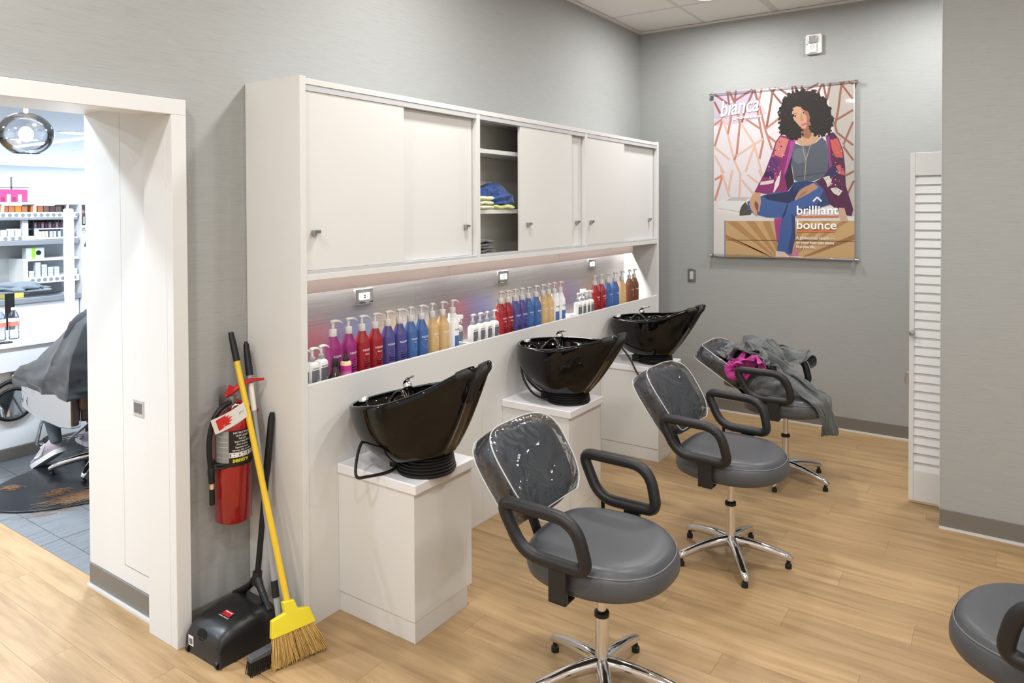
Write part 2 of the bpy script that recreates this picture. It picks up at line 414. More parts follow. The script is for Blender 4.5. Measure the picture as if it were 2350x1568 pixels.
# sliding doors (two per bay, front and rear leaf)
hb = MB().box(-.016, -.022, -.012, .016, -.0005, .002).box(-.016, -.022, -.012, -.004, -.0005, -.02).mesh('handle', satin)
def sdoor(x0, x1, front, hx):
    y = YF+.010 if front else YF+.034
    d = part('sliding_door', lam, x0, y, ZB+.041, x1, y+.018, ZT-.0555 if front else ZT-.056, .001)
    obj('handle', hb, d, (hx, y, 1.612), bevel=.001)
sdoor(xi0+.003, 2.455, True, 1.925); sdoor(2.41, DIV[0]-.008, False, 2.945)
sdoor(3.43, 4.035, True, 3.51); sdoor(3.60, DIV[1]-.006, False, 4.135)
sdoor(DIV[1]+.035, 4.815, True, 4.29); sdoor(4.76, xi1-.012, False, 5.312)
# lower front panels with seams, niche
xs = [xi0, 3.045, 4.24, xi1]
for p, q in zip(xs[:-1], xs[1:]): part('front_panel', lam, p+.0005, YF+.004, .0, q-.0005, YF+.024, ZL, .0015)
YN = 2.587
ps = [xi0, 2.84, 4.02, xi1]
for p, q in zip(ps[:-1], ps[1:]): part('steel_backsplash', steel, p+.0006, YN, .93, q-.0006, YN+.006, ZB-.002, .001)
part('tray_floor', steel, xi0, YF+.024, .925, xi1, YN, .93, 0)
for x in (2.975, 4.165): part('tray_divider', lam, x, YF+.024, .93, x+.014, YN, ZL-.006)
frost = bpy.data.materials.new('frosted_acrylic'); frost.use_nodes = True
_nt = frost.node_tree; _d = _nt.nodes['Principled BSDF']; _d.inputs['Base Color'].default_value = (.78, .74, .72, 1); _d.inputs['Roughness'].default_value = .4
_tr = _nt.nodes.new('ShaderNodeBsdfTranslucent'); _tr.inputs[0].default_value = (.70, .64, .62, 1); _mx = _nt.nodes.new('ShaderNodeMixShader'); _mx.inputs[0].default_value = .35
_nt.links.new(_d.outputs[0], _mx.inputs[1]); _nt.links.new(_tr.outputs[0], _mx.inputs[2]); _nt.links.new(_mx.outputs[0], _nt.nodes['Material Output'].inputs[0])
for p, q in zip((xi0, 3.03, 4.22), (3.03, 4.22, xi1)): part('light_valance', frost, p+.0005, 2.505, 1.325, q-.0005, 2.517, ZB-.0005, .001)
led = part('light_strip', mat('led_strip', (255, 240, 224), .3, emit=5.), xi0+.03, 2.535, ZB-.012, xi1-.03, 2.555, ZB-.0005, .001)
for i in range(3):
    L_ = area('undercabinet_beam', (xi0+.6+1.18*i, 2.548, ZB-.014), 1.1, 18., (1, .95, .92), 175, .02)
    L_.parent = cab

# outlets on the backsplash
for x in (2.465, 3.655, 4.835):
    pos = {2.465: 'above the magenta and red bottles', 3.655: 'above the middle tray of bottles', 4.835: 'near the bright end of the niche'}[x]
    t = thing('wall_outlet', 'double power outlet with a chrome plate '+pos, 'outlet', (x, YN, 1.268), 0, 'outlets in the bottle niche')
    M = Matrix.Rotation(R(90), 4, 'X')
    MB().prism(rrect(.118, .076, .004, 2), .0005, .006, M).build('plate', chrome, t, bevel=.003)
    s_ = MB().prism(rrect(.068, .034, .003, 2), .006, .010, M).build('socket', white_pl, t, bevel=.001)
    dk = MB()
    for sx in (-.022, .022):
        dk.box(sx-.006, -.0105, .003, sx-.003, -.0098, .010).box(sx-.006, -.0105, -.010, sx-.003, -.0098, -.003).box(sx+.003, -.0105, -.002, sx+.007, -.0098, .002)
    dk.box(-.006, -.0108, -.008, .006, -.0098, -.002).box(-.006, -.0108, .002, .006, -.0098, .008)
    dk.build('slots', rubber, s_)
    for sx in (-.048, .048): MB().lathe([(.003, .006), (.003, .0075)], 10, Matrix.Translation((sx, 0, 0)) @ M).build('screw', satin, t)

# ================================================================ pedestals
def pedestal(x, label):
    t = thing('basin_pedestal', label, 'pedestal', (x, 0, 0), 0, 'basin pedestals')
    w = .362
    MB().box(0, 1.866, .085, w, YF+.0035, .588).build('body', lam, t, bevel=.0015)
    MB().box(.004, 1.868, 0, w-.03, YF+.0035, .085).build('plinth', lam, t, bevel=.001)
    MB().box(-.008, 1.852, .588, w+.01, YF+.0035, .63).build('stone_top', marble, t, bevel=.006, segs=3)
    return t
PX = (2.035, 3.232, 4.422)
pedestal(PX[0], 'white basin pedestal with stone top nearest the broom')
pedestal(PX[1], 'white basin pedestal with stone top between the other two')
pedestal(PX[2], 'white basin pedestal with stone top nearest the light switch')

# ================================================================ shampoo basins
NA = 72
def rim(a):
    """rim point in bowl coordinates: u towards the neck rest, v across, w up; a = 0 at the neck rest"""
    c, s = math.cos(a), math.sin(a)
    u = .29*c if c < 0 else .27*abs(c)
    v = .222*s
    if c > 0: v *= 1-.40*c**1.6
    da = abs(math.atan2(s, c))
    horn = math.exp(-((da-R(27))/R(16))**2)
    notch = math.exp(-(da/R(15))**2)
    front = max(0, c)
    u += .135*horn + .02*notch
    w_ = .0 + .035*front**1.5 + .052*horn - .07*notch
    return Vector((u, v, w_))
def bowl_mesh():
    m = MB(); rings = []
    A = [2*PI*k/NA for k in range(NA)]
    HB = .245
    # outer shell from the neck of the bowl up to the rim
    def outer(a, t):
        r_ = rim(a); c = math.cos(a)
        n_ = Vector((.105*math.cos(a)+.03, .105*math.sin(a), -HB))
        s1 = math.sqrt(max(0, 1-(1-t)**2.3)); s2 = t**.86
        k_ = 0 if c < 0 else min(1, c**1.3*1.05)
        s = s1*(1-k_)+s2*k_
        zz = n_.z+(r_.z-n_.z)*t
        # small foot flare just above the neck
        fl_ = .012*math.exp(-(t/.05)**2)
        return Vector((n_.x+(r_.x-n_.x)*s+fl_*math.cos(a), n_.y+(r_.y-n_.y)*s+fl_*math.sin(a), zz))
    N = 18
    for k in range(N+1): rings.append([outer(a, k/N) for a in A])
    # rolled rim
    for ang in (50, 90, 140):
        rings.append([rim(a)+Vector((math.cos(a)*.011*(math.cos(R(ang))-1)-0, math.sin(a)*.011*(math.cos(R(ang))-1), .011*math.sin(R(ang)))) for a in A])
    # inner shell
    def inner(a, t):
        r_ = rim(a); p = Vector((r_.x*.93-.004, r_.y*.92, r_.z-.002))
        b = Vector((.03*math.cos(a)-.03, .03*math.sin(a), -.185))
        s = t**.42
        return Vector((b.x+(p.x-b.x)*s, b.y+(p.y-b.y)*s, b.z+(p.z-b.z)*(t**1.3)))
    for k in range(12, -1, -1): rings.append([inner(a, max(k/12, .0)) for a in A])
    m.loft(rings, True, True)
    return m.mesh('bowl', blackgloss, 55)
BOWL = bowl_mesh()
def basin(x, y, rotz, tilt, label, hose):
    t = thing('shampoo_basin', label, 'basin', (x, y, .63), rotz, 'shampoo basins')
    # rubber bellows standing on the stone
    prof = [(.0, .0), (.118, .0)]
    for i in range(6):
        z = .004+i*.0125; r_ = .118-.0022*i
        prof += [(r_, z), (r_+.004, z+.004), (r_+.004, z+.007), (r_-.004, z+.011)]
    prof += [(.103, .082), (0, .082)]
    MB().lathe(prof, 40).build('bellows', rubber, t, 50)
    # bowl axes: u -> -Y of the pedestal, v -> +X
    Mb = Matrix.Rotation(tilt, 4, 'X') @ Matrix(((0, 1, 0, 0), (-1, 0, 0, 0), (0, 0, 1, 0), (0, 0, 0, 1)))
    Mb = Matrix.Translation((0, 0, .06)) @ Mb @ Matrix.Translation((-.018, 0, .245))
    bo = obj('bowl', BOWL, t); bo.matrix_local = Mb
    pad = MB()
    rg = []
    for k in range(15):
        a = R(-34+68*k/14); p = rim(a)
        rg.append(p+Vector((-.028, 0, -.012-.004*math.cos(a*2.5))))
    pad.tube(smoothpath(rg, 2), .021, 10).build('neck_pad', rubber, bo, 60)
    def onb(u, v, w_): return Vector((u, v, w_))
    # mixer tap on the far rim, cap of the vacuum breaker, strainer, spray hose
    fx = MB(); fx.lathe([(.024, 0), (.024, .006), (.019, .01), (.018, .05), (.02, .056), (.0205, .075), (.014, .086), (0, .088)], 24, Matrix.Translation((-.125, .135, -.045)))
    tp = fx.build('tap', chrome, bo, 45)
    lv = MB(); lv.tube(smoothpath([(-.135, .135, .028), (-.118, .127, .048), (-.09, .112, .058), (-.045, .088, .066)], 5), [.016]*6+[.0135]*5+[.009]*4+[.006], 12, flat=.5)
    lv.build('tap_lever', chrome, tp, 60)
    MB().lathe([(.018, 0), (.018, .03), (.012, .035), (.012, .045), (.02, .047), (.021, .066), (.017, .071), (0, .071)], 20, Matrix.Translation((-.225, -.045, -.045))).build('breaker_cap', chrome, bo, 45)
    MB().lathe([(.028, -.18), (.028, -.172), (.02, -.169), (0, -.169)], 24, Matrix.Translation((-.03, 0, 0))).build('strainer', chrome, bo, 45)
    hs = smoothpath([(-.19, .03, -.05), (-.15, .07, .0), (-.09, .05, .012), (-.03, .0, -.03), (.0, -.04, -.1)], 6)
    MB().tube(hs, .009, 10).build('spray_hose', blackgloss, bo, 60)
    MB().lathe([(.0, 0), (.016, .002), (.019, .02), (.013, .05), (.009, .07), (0, .071)], 16, Matrix.Translation((-.1, -.09, -.12)) @ Matrix.Rotation(R(60), 4, 'Y')).build('spray_head', blackgloss, bo, 50)
    # supply hose and the valve block at the back
    MB().tube(smoothpath(hose, 7), .0062, 8).build('supply_hose', rubber, t, 60)
    MB().box(-.055, .10, .0, -.005, .15, .045).lathe([(.014, 0), (.014, .05)], 12, Matrix.Translation((.02, .125, .02)) @ Matrix.Rotation(R(90), 4, 'Y')).build('supply_valve', rubber, t, bevel=.003)
    return t
BY = 1.97
basin(2.188, BY-.034, R(5), R(-13), 'black shampoo basin tipped up steeply with a neck pad between its horns',
      [(-.10, .22, .145), (-.17, .21, .1), (-.235, .17, .02), (-.2, .14, .008), (-.1, .1, .008), (-.03, .12, .03), (-.05, .17, .09), (-.08, .22, .14)])
basin(3.41, BY, R(-4), R(-2), 'black shampoo basin with its grey supply hose looped down on the stone top',
      [(-.12, .24, .18), (-.135, .2, .1), (-.12, .13, .03), (-.06, .03, .008), (-.02, -.09, .012), (.02, -.06, .02), (-.06, .1, .03), (-.1, .2, .1), (-.09, .24, .17)])
basin(4.60, BY-.006, R(0), R(-4), 'black shampoo basin whose supply hose hangs over the stone edge',
      [(-.11, .24, .18), (-.17, .18, .12), (-.2, .1, .05), (-.22, .02, -.06), (-.222, -.06, -.12), (-.215, -.13, -.06), (-.18, -.12, .03), (-.12, -.04, .03), (-.08, .1, .02)])
# ================================================================ bottles in the niche
ZS = .93
white_in = mat('lettering_white', (240, 238, 238), .5)
grey_in = mat('lettering_grey', (96, 98, 104), .5)
def bottle_m(name, col, col2=None):
    """satin plastic, optionally fading to a second colour towards the foot (the printed sleeve)"""
    m = mat(name, col, .3, coat=.25)
    return m
BC = {'magenta': (146, 40, 112), 'red': (152, 32, 42), 'purple': (78, 74, 136), 'blue': (66, 100, 156), 'gold': (204, 172, 122), 'white': (236, 236, 238), 'brown': (112, 66, 42)}
BM = {k: mat('bottle_'+k, c, .32, coat=.2) for k, c in BC.items()}
BD = {k: mat('bottle_dark_'+k, tuple(int(v*.45) for v in c), .35) for k, c in BC.items()}
BP = [(.0, 0), (.031, 0), (.0345, .004), (.0345, .158), (.0335, .166), (.0175, .206), (.0155, .212)]
body_me = {k: MB().lathe(BP, 28).mesh('bottle_body', m, 40) for k, m in BM.items()}
collar_me = MB().lathe([(.0155, .211), (.0165, .213), (.0165, .239), (.0145, .242), (.0075, .243), (.0075, .243)], 20).mesh('collar', white_pl, 40)
def pump_mesh(m, s=1., h0=.243):
    p = MB(); p.tube([(0, 0, h0), (0, 0, h0+.026*s)], [.0055*s, .0065*s], 12)
    p.tube(smoothpath([(-.011*s, 0, h0+.030*s), (0, 0, h0+.033*s), (.018*s, 0, h0+.0335*s), (.034*s, 0, h0+.029*s), (.045*s, 0, h0+.021*s)], 3), [.0085*s, .0098*s, .0102*s, .0102*s, .0098*s, .009*s, .0082*s, .0075*s, .0068*s, .006*s, .0052*s, .0045*s, .0038*s], 12, flat=.75)
    return p.mesh('pump', m, 50)
pump_me = pump_mesh(white_pl)
def label_arc(r, z0, z1, a0, a1, m, n=10, name='panel'):
    vs = []; fs_ = []
    for k in range(n+1):
        a = R(a0+(a1-a0)*k/n); vs += [(r*math.sin(a), -r*math.cos(a), z0), (r*math.sin(a), -r*math.cos(a), z1)]
    for k in range(n): fs_.append((2*k, 2*k+2, 2*k+3, 2*k+1))
    return MB().add(vs, fs_).mesh(name, m, 60)
def dot_grid(r, m):
    g = MB()
    for i in range(6):
        for j in range(5):
            a = R(-26+52*i/5); z = .052+.011*j; s = .0018+.0012*(j < 3)
            v = []
            for da, dz in ((-1, -1), (1, -1), (1, 1), (-1, 1)):
                aa = a+da*s/r; v.append((r*math.sin(aa), -r*math.cos(aa), z+dz*s))
            g.add(v, [(0, 1, 2, 3)])
    return g.mesh('dot_print', m)
DOTS = {k: dot_grid(.0347, BD[k]) for k in ('magenta', 'red', 'purple')}
ARC = {}
def arc_print(k):
    if k not in ARC:
        g = MB(); pts = []
        for i in range(17):
            t = -1+2*i/16; x = .021*t; z = .074+.050*t**4*1.0 if 0 else .070+.034*abs(t)**2.6
            a = x/.0348; pts.append((.0348*math.sin(a), -.0348*math.cos(a), z))
        g.tube(pts, .0006, 5); ARC[k] = g.mesh('arc_print', mat('arc_'+k, tuple(min(255, int(v*.6+100)) for v in BC[k]), .4), 60)
    return ARC[k]
GRP = 'pump bottles in the niche'
def pump_bottle(x, y, kind, rot, label):
    t = thing('pump_bottle', label, 'bottle', (x, y, ZS), R(rot), GRP)
    b = obj('bottle_body', body_me[kind], t); obj('collar', collar_me, t)
    p = obj('pump', pump_me, t); p.rotation_euler = (0, 0, R(rnd.uniform(-18, 14)-rot*.5))
    lm = mat('lettering_navy', (70, 74, 96), .5) if kind == 'white' else white_in
    me = text_mesh('REDKEN', .0125, lm, .0002, 1.05, 0, 'CENTER', .0348)
    obj('lettering', me, b, (0, 0, .122))
    if kind in ('blue', 'gold'):
        obj('lettering', text_mesh('5th ave', .006, lm, .0002, 1, 0, 'CENTER', .0348), b, (0, 0, .110))
    if kind == 'red': obj('lettering', text_mesh('RED pH', .008, lm, .0002, 1, 0, 'CENTER', .0348), b, (0, 0, .105))
    if kind in DOTS: obj('dot_print', DOTS[kind], b)
    if kind != 'white': obj('arc_print', arc_print(kind), b)
    else: obj('label_panel', label_arc(.0348, .004, .095, -44, 44, mat('label_blue', (74, 110, 168), .4)), b)
    small = {'magenta': 'color extend\nmagnetics', 'red': 'color extend', 'purple': 'color extend\nblondage', 'blue': 'extreme\nshampoo', 'gold': 'all soft\nshampoo', 'white': 'clean\nmaniac', 'brown': 'all soft\nmega'}[kind]
    obj('lettering', text_mesh(small, .0085, white_in, .0002, 1, 0, 'CENTER', .0348), b, (0, 0, .034))
    return t
ordn = ('nearer the cabinet side', 'farther along')
X1S = [(2.110, 'magenta', 'magenta pump bottle behind the small pink nozzle bottle'),
       (2.199, 'magenta', 'magenta pump bottle touching the red pair of the first tray'),
       (2.280, 'red', 'red pump bottle beside the magenta bottles'),
       (2.363, 'red', 'red pump bottle beside the purple pair of the first tray'),
       (2.446, 'purple', 'purple pump bottle beside the red pair of the first tray'),
       (2.526, 'purple', 'purple pump bottle beside the blue pair of the first tray'),
       (2.604, 'blue', 'blue pump bottle beside the purple pair of the first tray'),
       (2.684, 'blue', 'blue pump bottle beside the gold pair of the first tray'),
       (2.767, 'gold', 'gold pump bottle beside the blue pair of the first tray'),
       (2.850, 'gold', 'gold pump bottle beside the lone white bottle of the first tray'),
       (2.933, 'white', 'white pump bottle with blue panel at the end of the first tray')]
X2S = [(3.374, 'red', 'red pump bottle beside the square white bottles of the middle tray'),
       (3.445, 'red', 'red pump bottle beside the purple pair of the middle tray'),
       (3.523, 'purple', 'purple pump bottle beside the red pair of the middle tray'),
       (3.597, 'purple', 'purple pump bottle beside the blue pair of the middle tray'),
       (3.668, 'blue', 'blue pump bottle beside the purple pair of the middle tray'),
       (3.757, 'blue', 'blue pump bottle beside the gold pair of the middle tray'),
       (3.838, 'gold', 'gold pump bottle beside the blue pair of the middle tray'),
       (3.909, 'gold', 'gold pump bottle beside the white pair of the middle tray'),
       (3.979, 'white', 'white pump bottle with blue panel beside the middle gold pair'),
       (4.058, 'white', 'white pump bottle with blue panel at the middle tray end')]
X3S = [(4.545, 'red', 'red pump bottle beside the spray bottles of the last tray'),
       (4.645, 'red', 'red pump bottle beside the blue pair of the last tray'),
       (4.750, 'blue', 'blue pump bottle beside the red pair of the last tray'),
       (4.866, 'blue', 'blue pump bottle beside the lone gold bottle'),
       (4.987, 'gold', 'gold pump bottle standing alone between blue and brown bottles'),
       (5.125, 'brown', 'brown pump bottle beside the lone gold bottle'),
       (5.217, 'brown', 'brown pump bottle nearest the bright end of the niche')]
for L_ in (X1S, X2S, X3S):
    for x, k, lb in L_: pump_bottle(x, 2.405, k, rnd.uniform(-4, 14), lb)
# square white bottles with grey label
sq = []
for z, w_, r_ in ((0, .047, .008), (.003, .051, .010), (.118, .051, .010), (.126, .046, .012), (.132, .030, .012), (.134, .024, .011)):
    sq.append([Vector((p[0], p[1], z)) for p in rrect(w_, w_*.8, r_, 4)])
sq_me = MB().loft(sq).mesh('bottle_body', white_pl, 40)
gl = mat('label_grey', (104, 106, 112), .45)
sql_me = MB().box(-.021, -.0208, .008, .021, -.0203, .098).mesh('label_panel', gl)
sqc_me = MB().lathe([(.0, .133), (.0125, .134), (.0125, .15), (.008, .154), (.005, .156)], 16).mesh('collar', grey_pl, 40)
sqp_me = pump_mesh(white_pl, .95, .154)
spr = MB().box(-.012, -.012, .15, .012, .012, .165).box(-.03, -.008, .165, .014, .008, .186).box(-.034, -.005, .172, -.028, .005, .18)
spr.tube(smoothpath([(-.012, 0, .166), (-.022, 0, .155), (-.024, 0, .138)], 4), .003, 8)
spr_me = spr.mesh('trigger', white_pl)
def square_bottle(x, y, label, spray=False):
    t = thing('spray_bottle' if spray else 'square_bottle', label, 'bottle', (x, y, ZS), R(rnd.uniform(-4, 8)), 'square white bottles in the niche')
    b = obj('bottle_body', sq_me, t); lp = obj('label_panel', sql_me, b)
    obj('lettering', text_mesh('REDKEN', .0095, grey_in, .0002, 1, 0, 'CENTER'), b, (0, -.0209, .102), (R(90), 0, 0))
    obj('lettering', text_mesh('HOT\nPHASE', .017, mat('lettering_pale', (210, 211, 214), .5), .0002, .9, 0, 'LEFT'), lp, (.004, -.0212, .012), (R(90), R(-90), 0))
    obj('collar', sqc_me, t)
    if spray: o = obj('trigger', spr_me, t, rot=(0, 0, R(150)), bevel=.003)
    else: obj('pump', sqp_me, t, rot=(0, 0, R(rnd.uniform(-14, 10))))
for x, lb in ((1.902, 'square white pump bottle against the cabinet side panel'), (1.957, 'square white pump bottle between two others beside the cabinet side'), (2.018, 'square white pump bottle behind the dark brown oil bottle')):
    square_bottle(x, 2.36 if x < 2 else 2.375, lb)
for x, lb in ((3.062, 'square white pump bottle beside the spray bottles of the middle tray'), (3.128, 'square white pump bottle second from the middle spray bottles'), (3.192, 'square white pump bottle third from the middle spray bottles'), (3.262, 'square white pump bottle touching the middle red pair')):
    square_bottle(x, 2.37, lb)
for x, lb in ((4.215, 'square white pump bottle beside the last tray divider'), (4.275, 'square white pump bottle second from the last tray divider'), (4.335, 'square white pump bottle third from the last tray divider'), (4.392, 'square white pump bottle beside the last spray bottles')):
    square_bottle(x, 2.36, lb)
for x, y, lb in ((2.998+.02, 2.44, 'white trigger spray bottle at the back of the first divider'), (3.04, 2.505, 'white trigger spray bottle by the middle steel backsplash'),
                 (4.445, 2.40, 'white trigger spray bottle beside the last square bottles'), (4.475, 2.47, 'white trigger spray bottle behind the last red pair')):
    square_bottle(x, y, lb, True)
# oil bottle and pink nozzle bottle
t = thing('oil_bottle', 'dark brown rounded oil bottle in front of the magenta bottles', 'bottle', (2.062, 2.338, ZS), 0)
MB().lathe([(.0, 0), (.026, 0), (.031, .01), (.032, .03), (.027, .055), (.016, .078), (.0135, .098)], 24).build('bottle_body', mat('amber_glass', (46, 26, 14), .08, coat=1.), t, 50)
MB().lathe([(.0145, .096), (.0145, .128), (.013, .13), (0, .13)], 20).build('cap', rubber, t, 40)
pink = mat('pink_label', (196, 60, 150), .4)
t = thing('nozzle_bottle', 'small pink and cream nozzle bottle beside the brown oil bottle', 'bottle', (2.128, 2.345, ZS), R(10))
b = MB().lathe([(.0, 0), (.021, 0), (.0235, .003), (.0235, .098), (.021, .104), (.009, .108)], 24).build('bottle_body', mat('cream_plastic', (232, 206, 160), .4), t, 40)
pkm = bpy.data.materials.new('pink_fade'); pkm.use_nodes = True
nt = pkm.node_tree; tc_ = nt.nodes.new('ShaderNodeTexCoord'); sp = nt.nodes.new('ShaderNodeSeparateXYZ'); rp_ = nt.nodes.new('ShaderNodeValToRGB')
rp_.color_ramp.elements[0].position = .25; rp_.color_ramp.elements[0].color = (*lin((238, 214, 230)), 1); rp_.color_ramp.elements[1].position = .75; rp_.color_ramp.elements[1].color = (*lin((190, 44, 140)), 1)
nt.links.new(tc_.outputs['Generated'], sp.inputs[0]); nt.links.new(sp.outputs[2], rp_.inputs[0]); nt.links.new(rp_.outputs[0], nt.nodes['Principled BSDF'].inputs['Base Color'])
obj('label_panel', label_arc(.0238, .002, .09, -170, 170, pkm, 30), b)
MB().lathe([(.010, .106), (.013, .107), (.013, .12), (.008, .126), (.003, .15), (.002, .156), (0, .156)], 16).build('nozzle', rubber, t, 40)
# dark glass-like items in the trough ends
# ================================================================ folded textiles in the open bay
def lump(nu, nv, f, close=True):
    """closed sheet from f(u, v) -> point, u around, v pole to pole"""
    m = MB(); rings = []
    for j in range(nv, -1, -1): rings.append([f(2*PI*i/nu, j/nv) for i in range(nu)])
    return m.loft(rings)
def ridged(p, s, o=4):
    v = 0; a = 1.; q = p*s
    for _ in range(o):
        v += a*(1-abs(noise.noise(q))*2); q = q*2.03+Vector((5.2, 1.3, 7.1)); a *= .5
    return v/1.9
def heap(name, mats, cx, cy, z0, rx, ry, h, seed, amp, scale, parent=None, nu=150, nv=70, squash=.75, stretch=(1, 1, 1)):
    off = Vector((seed*3.7, seed*1.9, seed*5.1))
    def f(u, v):
        th = v*PI; 
        d = Vector((math.sin(th)*math.cos(u), math.sin(th)*math.sin(u), math.cos(th)))
        n_ = ridged(Vector((d.x*stretch[0], d.y*stretch[1], d.z*stretch[2]))+off, scale)
        big_ = noise.noise(d*1.3+off)*.35
        k = 1+big_+amp*(n_-.45)
        z = d.z*h*k
        if z < 0: z *= .12
        return Vector((cx+d.x*rx*k, cy+d.y*ry*k, max(z0, z0+z+.12*h*0)))
    return lump(nu, nv, f).build(name, mats, parent, 80)
cloth_blue = mat('blue_cotton', (42, 74, 138), .9, sheen=.3, bump=.2, bscale=500, var=.25, vscale=14)
cloth_cream = mat('cream_cotton', (226, 230, 196), .9, bump=.2, bscale=500)
cloth_grey = mat('grey_cotton', (84, 87, 88), .95, sheen=.35, bump=.5, bscale=420, var=.12, vscale=30)
zb = 1.692
def fold_bundle(name, label, cat, loc, size, layers, m, seed, rz=0, group=None):
    """a loosely folded cloth: stacked rounded folds, each sagging a little"""
    t = thing(name, label, cat, loc, R(rz), group); h = size[2]/layers
    for k in range(layers):
        rg = []
        n = 26
        for i in range(n+1):
            x = -size[0]/2+size[0]*i/n
            ring = []
            for q in range(20):
                a = 2*PI*q/20; yy = math.copysign(abs(math.cos(a))**.5, math.cos(a))*size[1]/2; zz = math.copysign(abs(math.sin(a))**.7, math.sin(a))*h*.52
                ed = min(1, (1-abs(x)/(size[0]/2))*6+.25)
                nz = noise.noise(Vector((x*18+seed, yy*16+k*3, seed)))*.010*(k+1)/layers
                ring.append(Vector((x, yy*(.93+.05*noise.noise(Vector((x*9, k, seed)))), max(.0005, h*(k+.5)+zz*ed+nz*1.2))))
            rg.append(ring)
        MB().loft(rg).build('fold', m, t, 70)
    return t
fold_bundle('folded_cape', 'cream cotton cape folded flat under the blue garment', 'cape', (3.185, 2.425, zb), (.16, .15, .075), 3, cloth_cream, 3, 12)
hp = heap('crumpled_garment', cloth_blue, 3.335, 2.455, zb+.032, .15, .10, .105, 4, .4, 1.1, nu=120, nv=60, stretch=(.8, 1.4, 1.8))
tag(hp, 'crumpled blue garment lying on the cream cape', 'garment')
t = fold_bundle('folded_cape', 'yellow-green cotton cape pressed under the blue garment', 'cape', (3.355, 2.42, zb), (.17, .16, .03), 1, mat('lime_cotton', (214, 220, 150), .9), 8, -6)
gt = ['lowest in the pile', 'second from the bottom of the pile', 'third from the bottom of the pile', 'fourth from the bottom of the pile', 'topmost of the pile']
for i in range(5):
    dx = .012 if i < 2 else -.008
    fold_bundle('folded_towel', 'grey folded towel in the cabinet, '+gt[i], 'towel', (3.155+dx+rnd.uniform(-.004, .004), 2.43, ZB+.0265+.0175*i), (.20+.01*rnd.random(), .17, .0172), 1, cloth_grey, 20+i, rnd.uniform(-3, 3), 'grey towels in the cabinet')
# ================================================================ shampoo chairs (forward is -Y)
def seat_out(th, ins=0.):
    c, s = math.cos(th), math.sin(th)            # c across, s towards the back
    hx = .250-ins; yf, yb = .262-ins, .235-ins
    if s > 0:
        e = .62; x = hx*math.copysign(abs(c)**e, c)*(1-.12*s); y = yb*abs(s)**e
    else:
        e = .86; x = hx*math.copysign(abs(c)**e, c); y = -yf*abs(s)**e
    return x, y
def seat_mesh():
    m = MB(); N = 64
    lv = [(.436, .05), (.439, .02), (.449, .004), (.468, -.002), (.49, -.002), (.512, .003), (.520, .008), (.5225, .0125), (.533, .0155), (.543, .026), (.548, .042), (.5485, .08), (.546, .14), (.545, .2)]
    rings = []
    for z, ins in lv:
        ring = []
        for k in range(N):
            x, y = seat_out(2*PI*k/N, ins)
            zz = z - (.012*max(0, -y/.27)**3 if z > .45 else 0) + (.006*(y/.22)**2 if y > 0 and z > .5 else 0)
            ring.append(Vector((x, y, zz)))
        rings.append(ring)
    return m.loft(rings).mesh('seat', leather, 60)
SEAT = seat_mesh()
def piping_mesh():
    pts = []
    for k in range(64):
        x, y = seat_out(2*PI*k/64, .0095); pts.append((x, y, .5235-.012*max(0, -y/.27)**3))
    return MB().tube(pts, .0022, 6, True).mesh('piping', leather_s, 60)
PIPE = piping_mesh()
TILT = R(36)
MBK = Matrix.Translation((0, .322, .716)) @ Matrix.Rotation(-TILT, 4, 'X')   # back frame: x across, z up the back, -y its face
def back_out(th, g=0.):
    c, s = math.cos(th), math.sin(th); e = .62
    w_ = .203+g; h = .168+g
    x = w_*math.copysign(abs(c)**e, c); z = h*math.copysign(abs(s)**e, s)
    return x*(1+.07*z/h), z
def back_mesh(g, y0, y1, lv, mat_, name, caps=(True, True)):
    rings = []
    for y, ins in lv:
        ring = []
        for k in range(56):
            x, z = back_out(2*PI*k/56, g-ins)
            curve = -.035*(x/.21)**2
            ring.append(MBK @ Vector((x, y+curve*1.0, z)))
        rings.append(ring)
    return MB().loft(rings, *caps).mesh(name, mat_, 60)
BACK = back_mesh(0, 0, 0, [(.045, .12), (.043, .04), (.034, .008), (.012, 0), (-.012, 0), (-.03, .008), (-.04, .03), (-.044, .09), (-.045, .15)], leather, 'backrest')
def cover_mesh():
    rings = []
    for y, ins in [(.055, .15), (.055, .05), (.054, -.004), (.05, -.010), (.02, -.011), (-.035, -.010), (-.046, -.004), (-.049, .03), (-.05, .09), (-.05, .15)]:
        ring = []
        for k in range(72):
            x, z = back_out(2*PI*k/72, .002-ins)
            z = max(z, -.155)
            wr = .0035*noise.noise(Vector((x*14, y*20, z*30)))+.003*noise.noise(Vector((x*30+4, y*10, z*44)))
            ring.append(MBK @ Vector((x, y-.035*(x/.21)**2 + wr*(1 if ins > .02 else .4), z)))
        rings.append(ring)
    return MB().loft(rings).mesh('plastic_cover', film, 60)
COVER = cover_mesh()
def seams_mesh():
    m = MB()
    for y in (-.043, .053):
        pts = [MBK @ Vector((x, y-.035*(x/.21)**2, max(z, -.156))) for x, z in (back_out(2*PI*k/72, .012) for k in range(72))]
        m.tube(pts, .0024, 6, True)
    return m.mesh('cover_seam', seam, 60)
SEAMS = seams_mesh()
def arm_mesh(s):
    P = [(.235, .715), (-.055, .712), (-.092, .553), (.150, .553)]
    pts = [Vector((s*(.272+.012*(z-.55)/.16), y, z)) for y, z in P]
    return MB().tube(fillet(pts, [.05, .085, .045, .07], 7, True), .0215, 14, True).mesh('armrest', softblack, 60)
ARM = {s: arm_mesh(s) for s in (-1, 1)}
def arm_bracket(s):
    x0, x1 = sorted((s*.225, s*.288))
    return MB().box(x0, -.02, .43, x1, .045, .437).box(*sorted((s*.268, s*.288))[:1], -.02, .43, sorted((s*.268, s*.288))[1], .045, .545).mesh('arm_bracket', softblack)
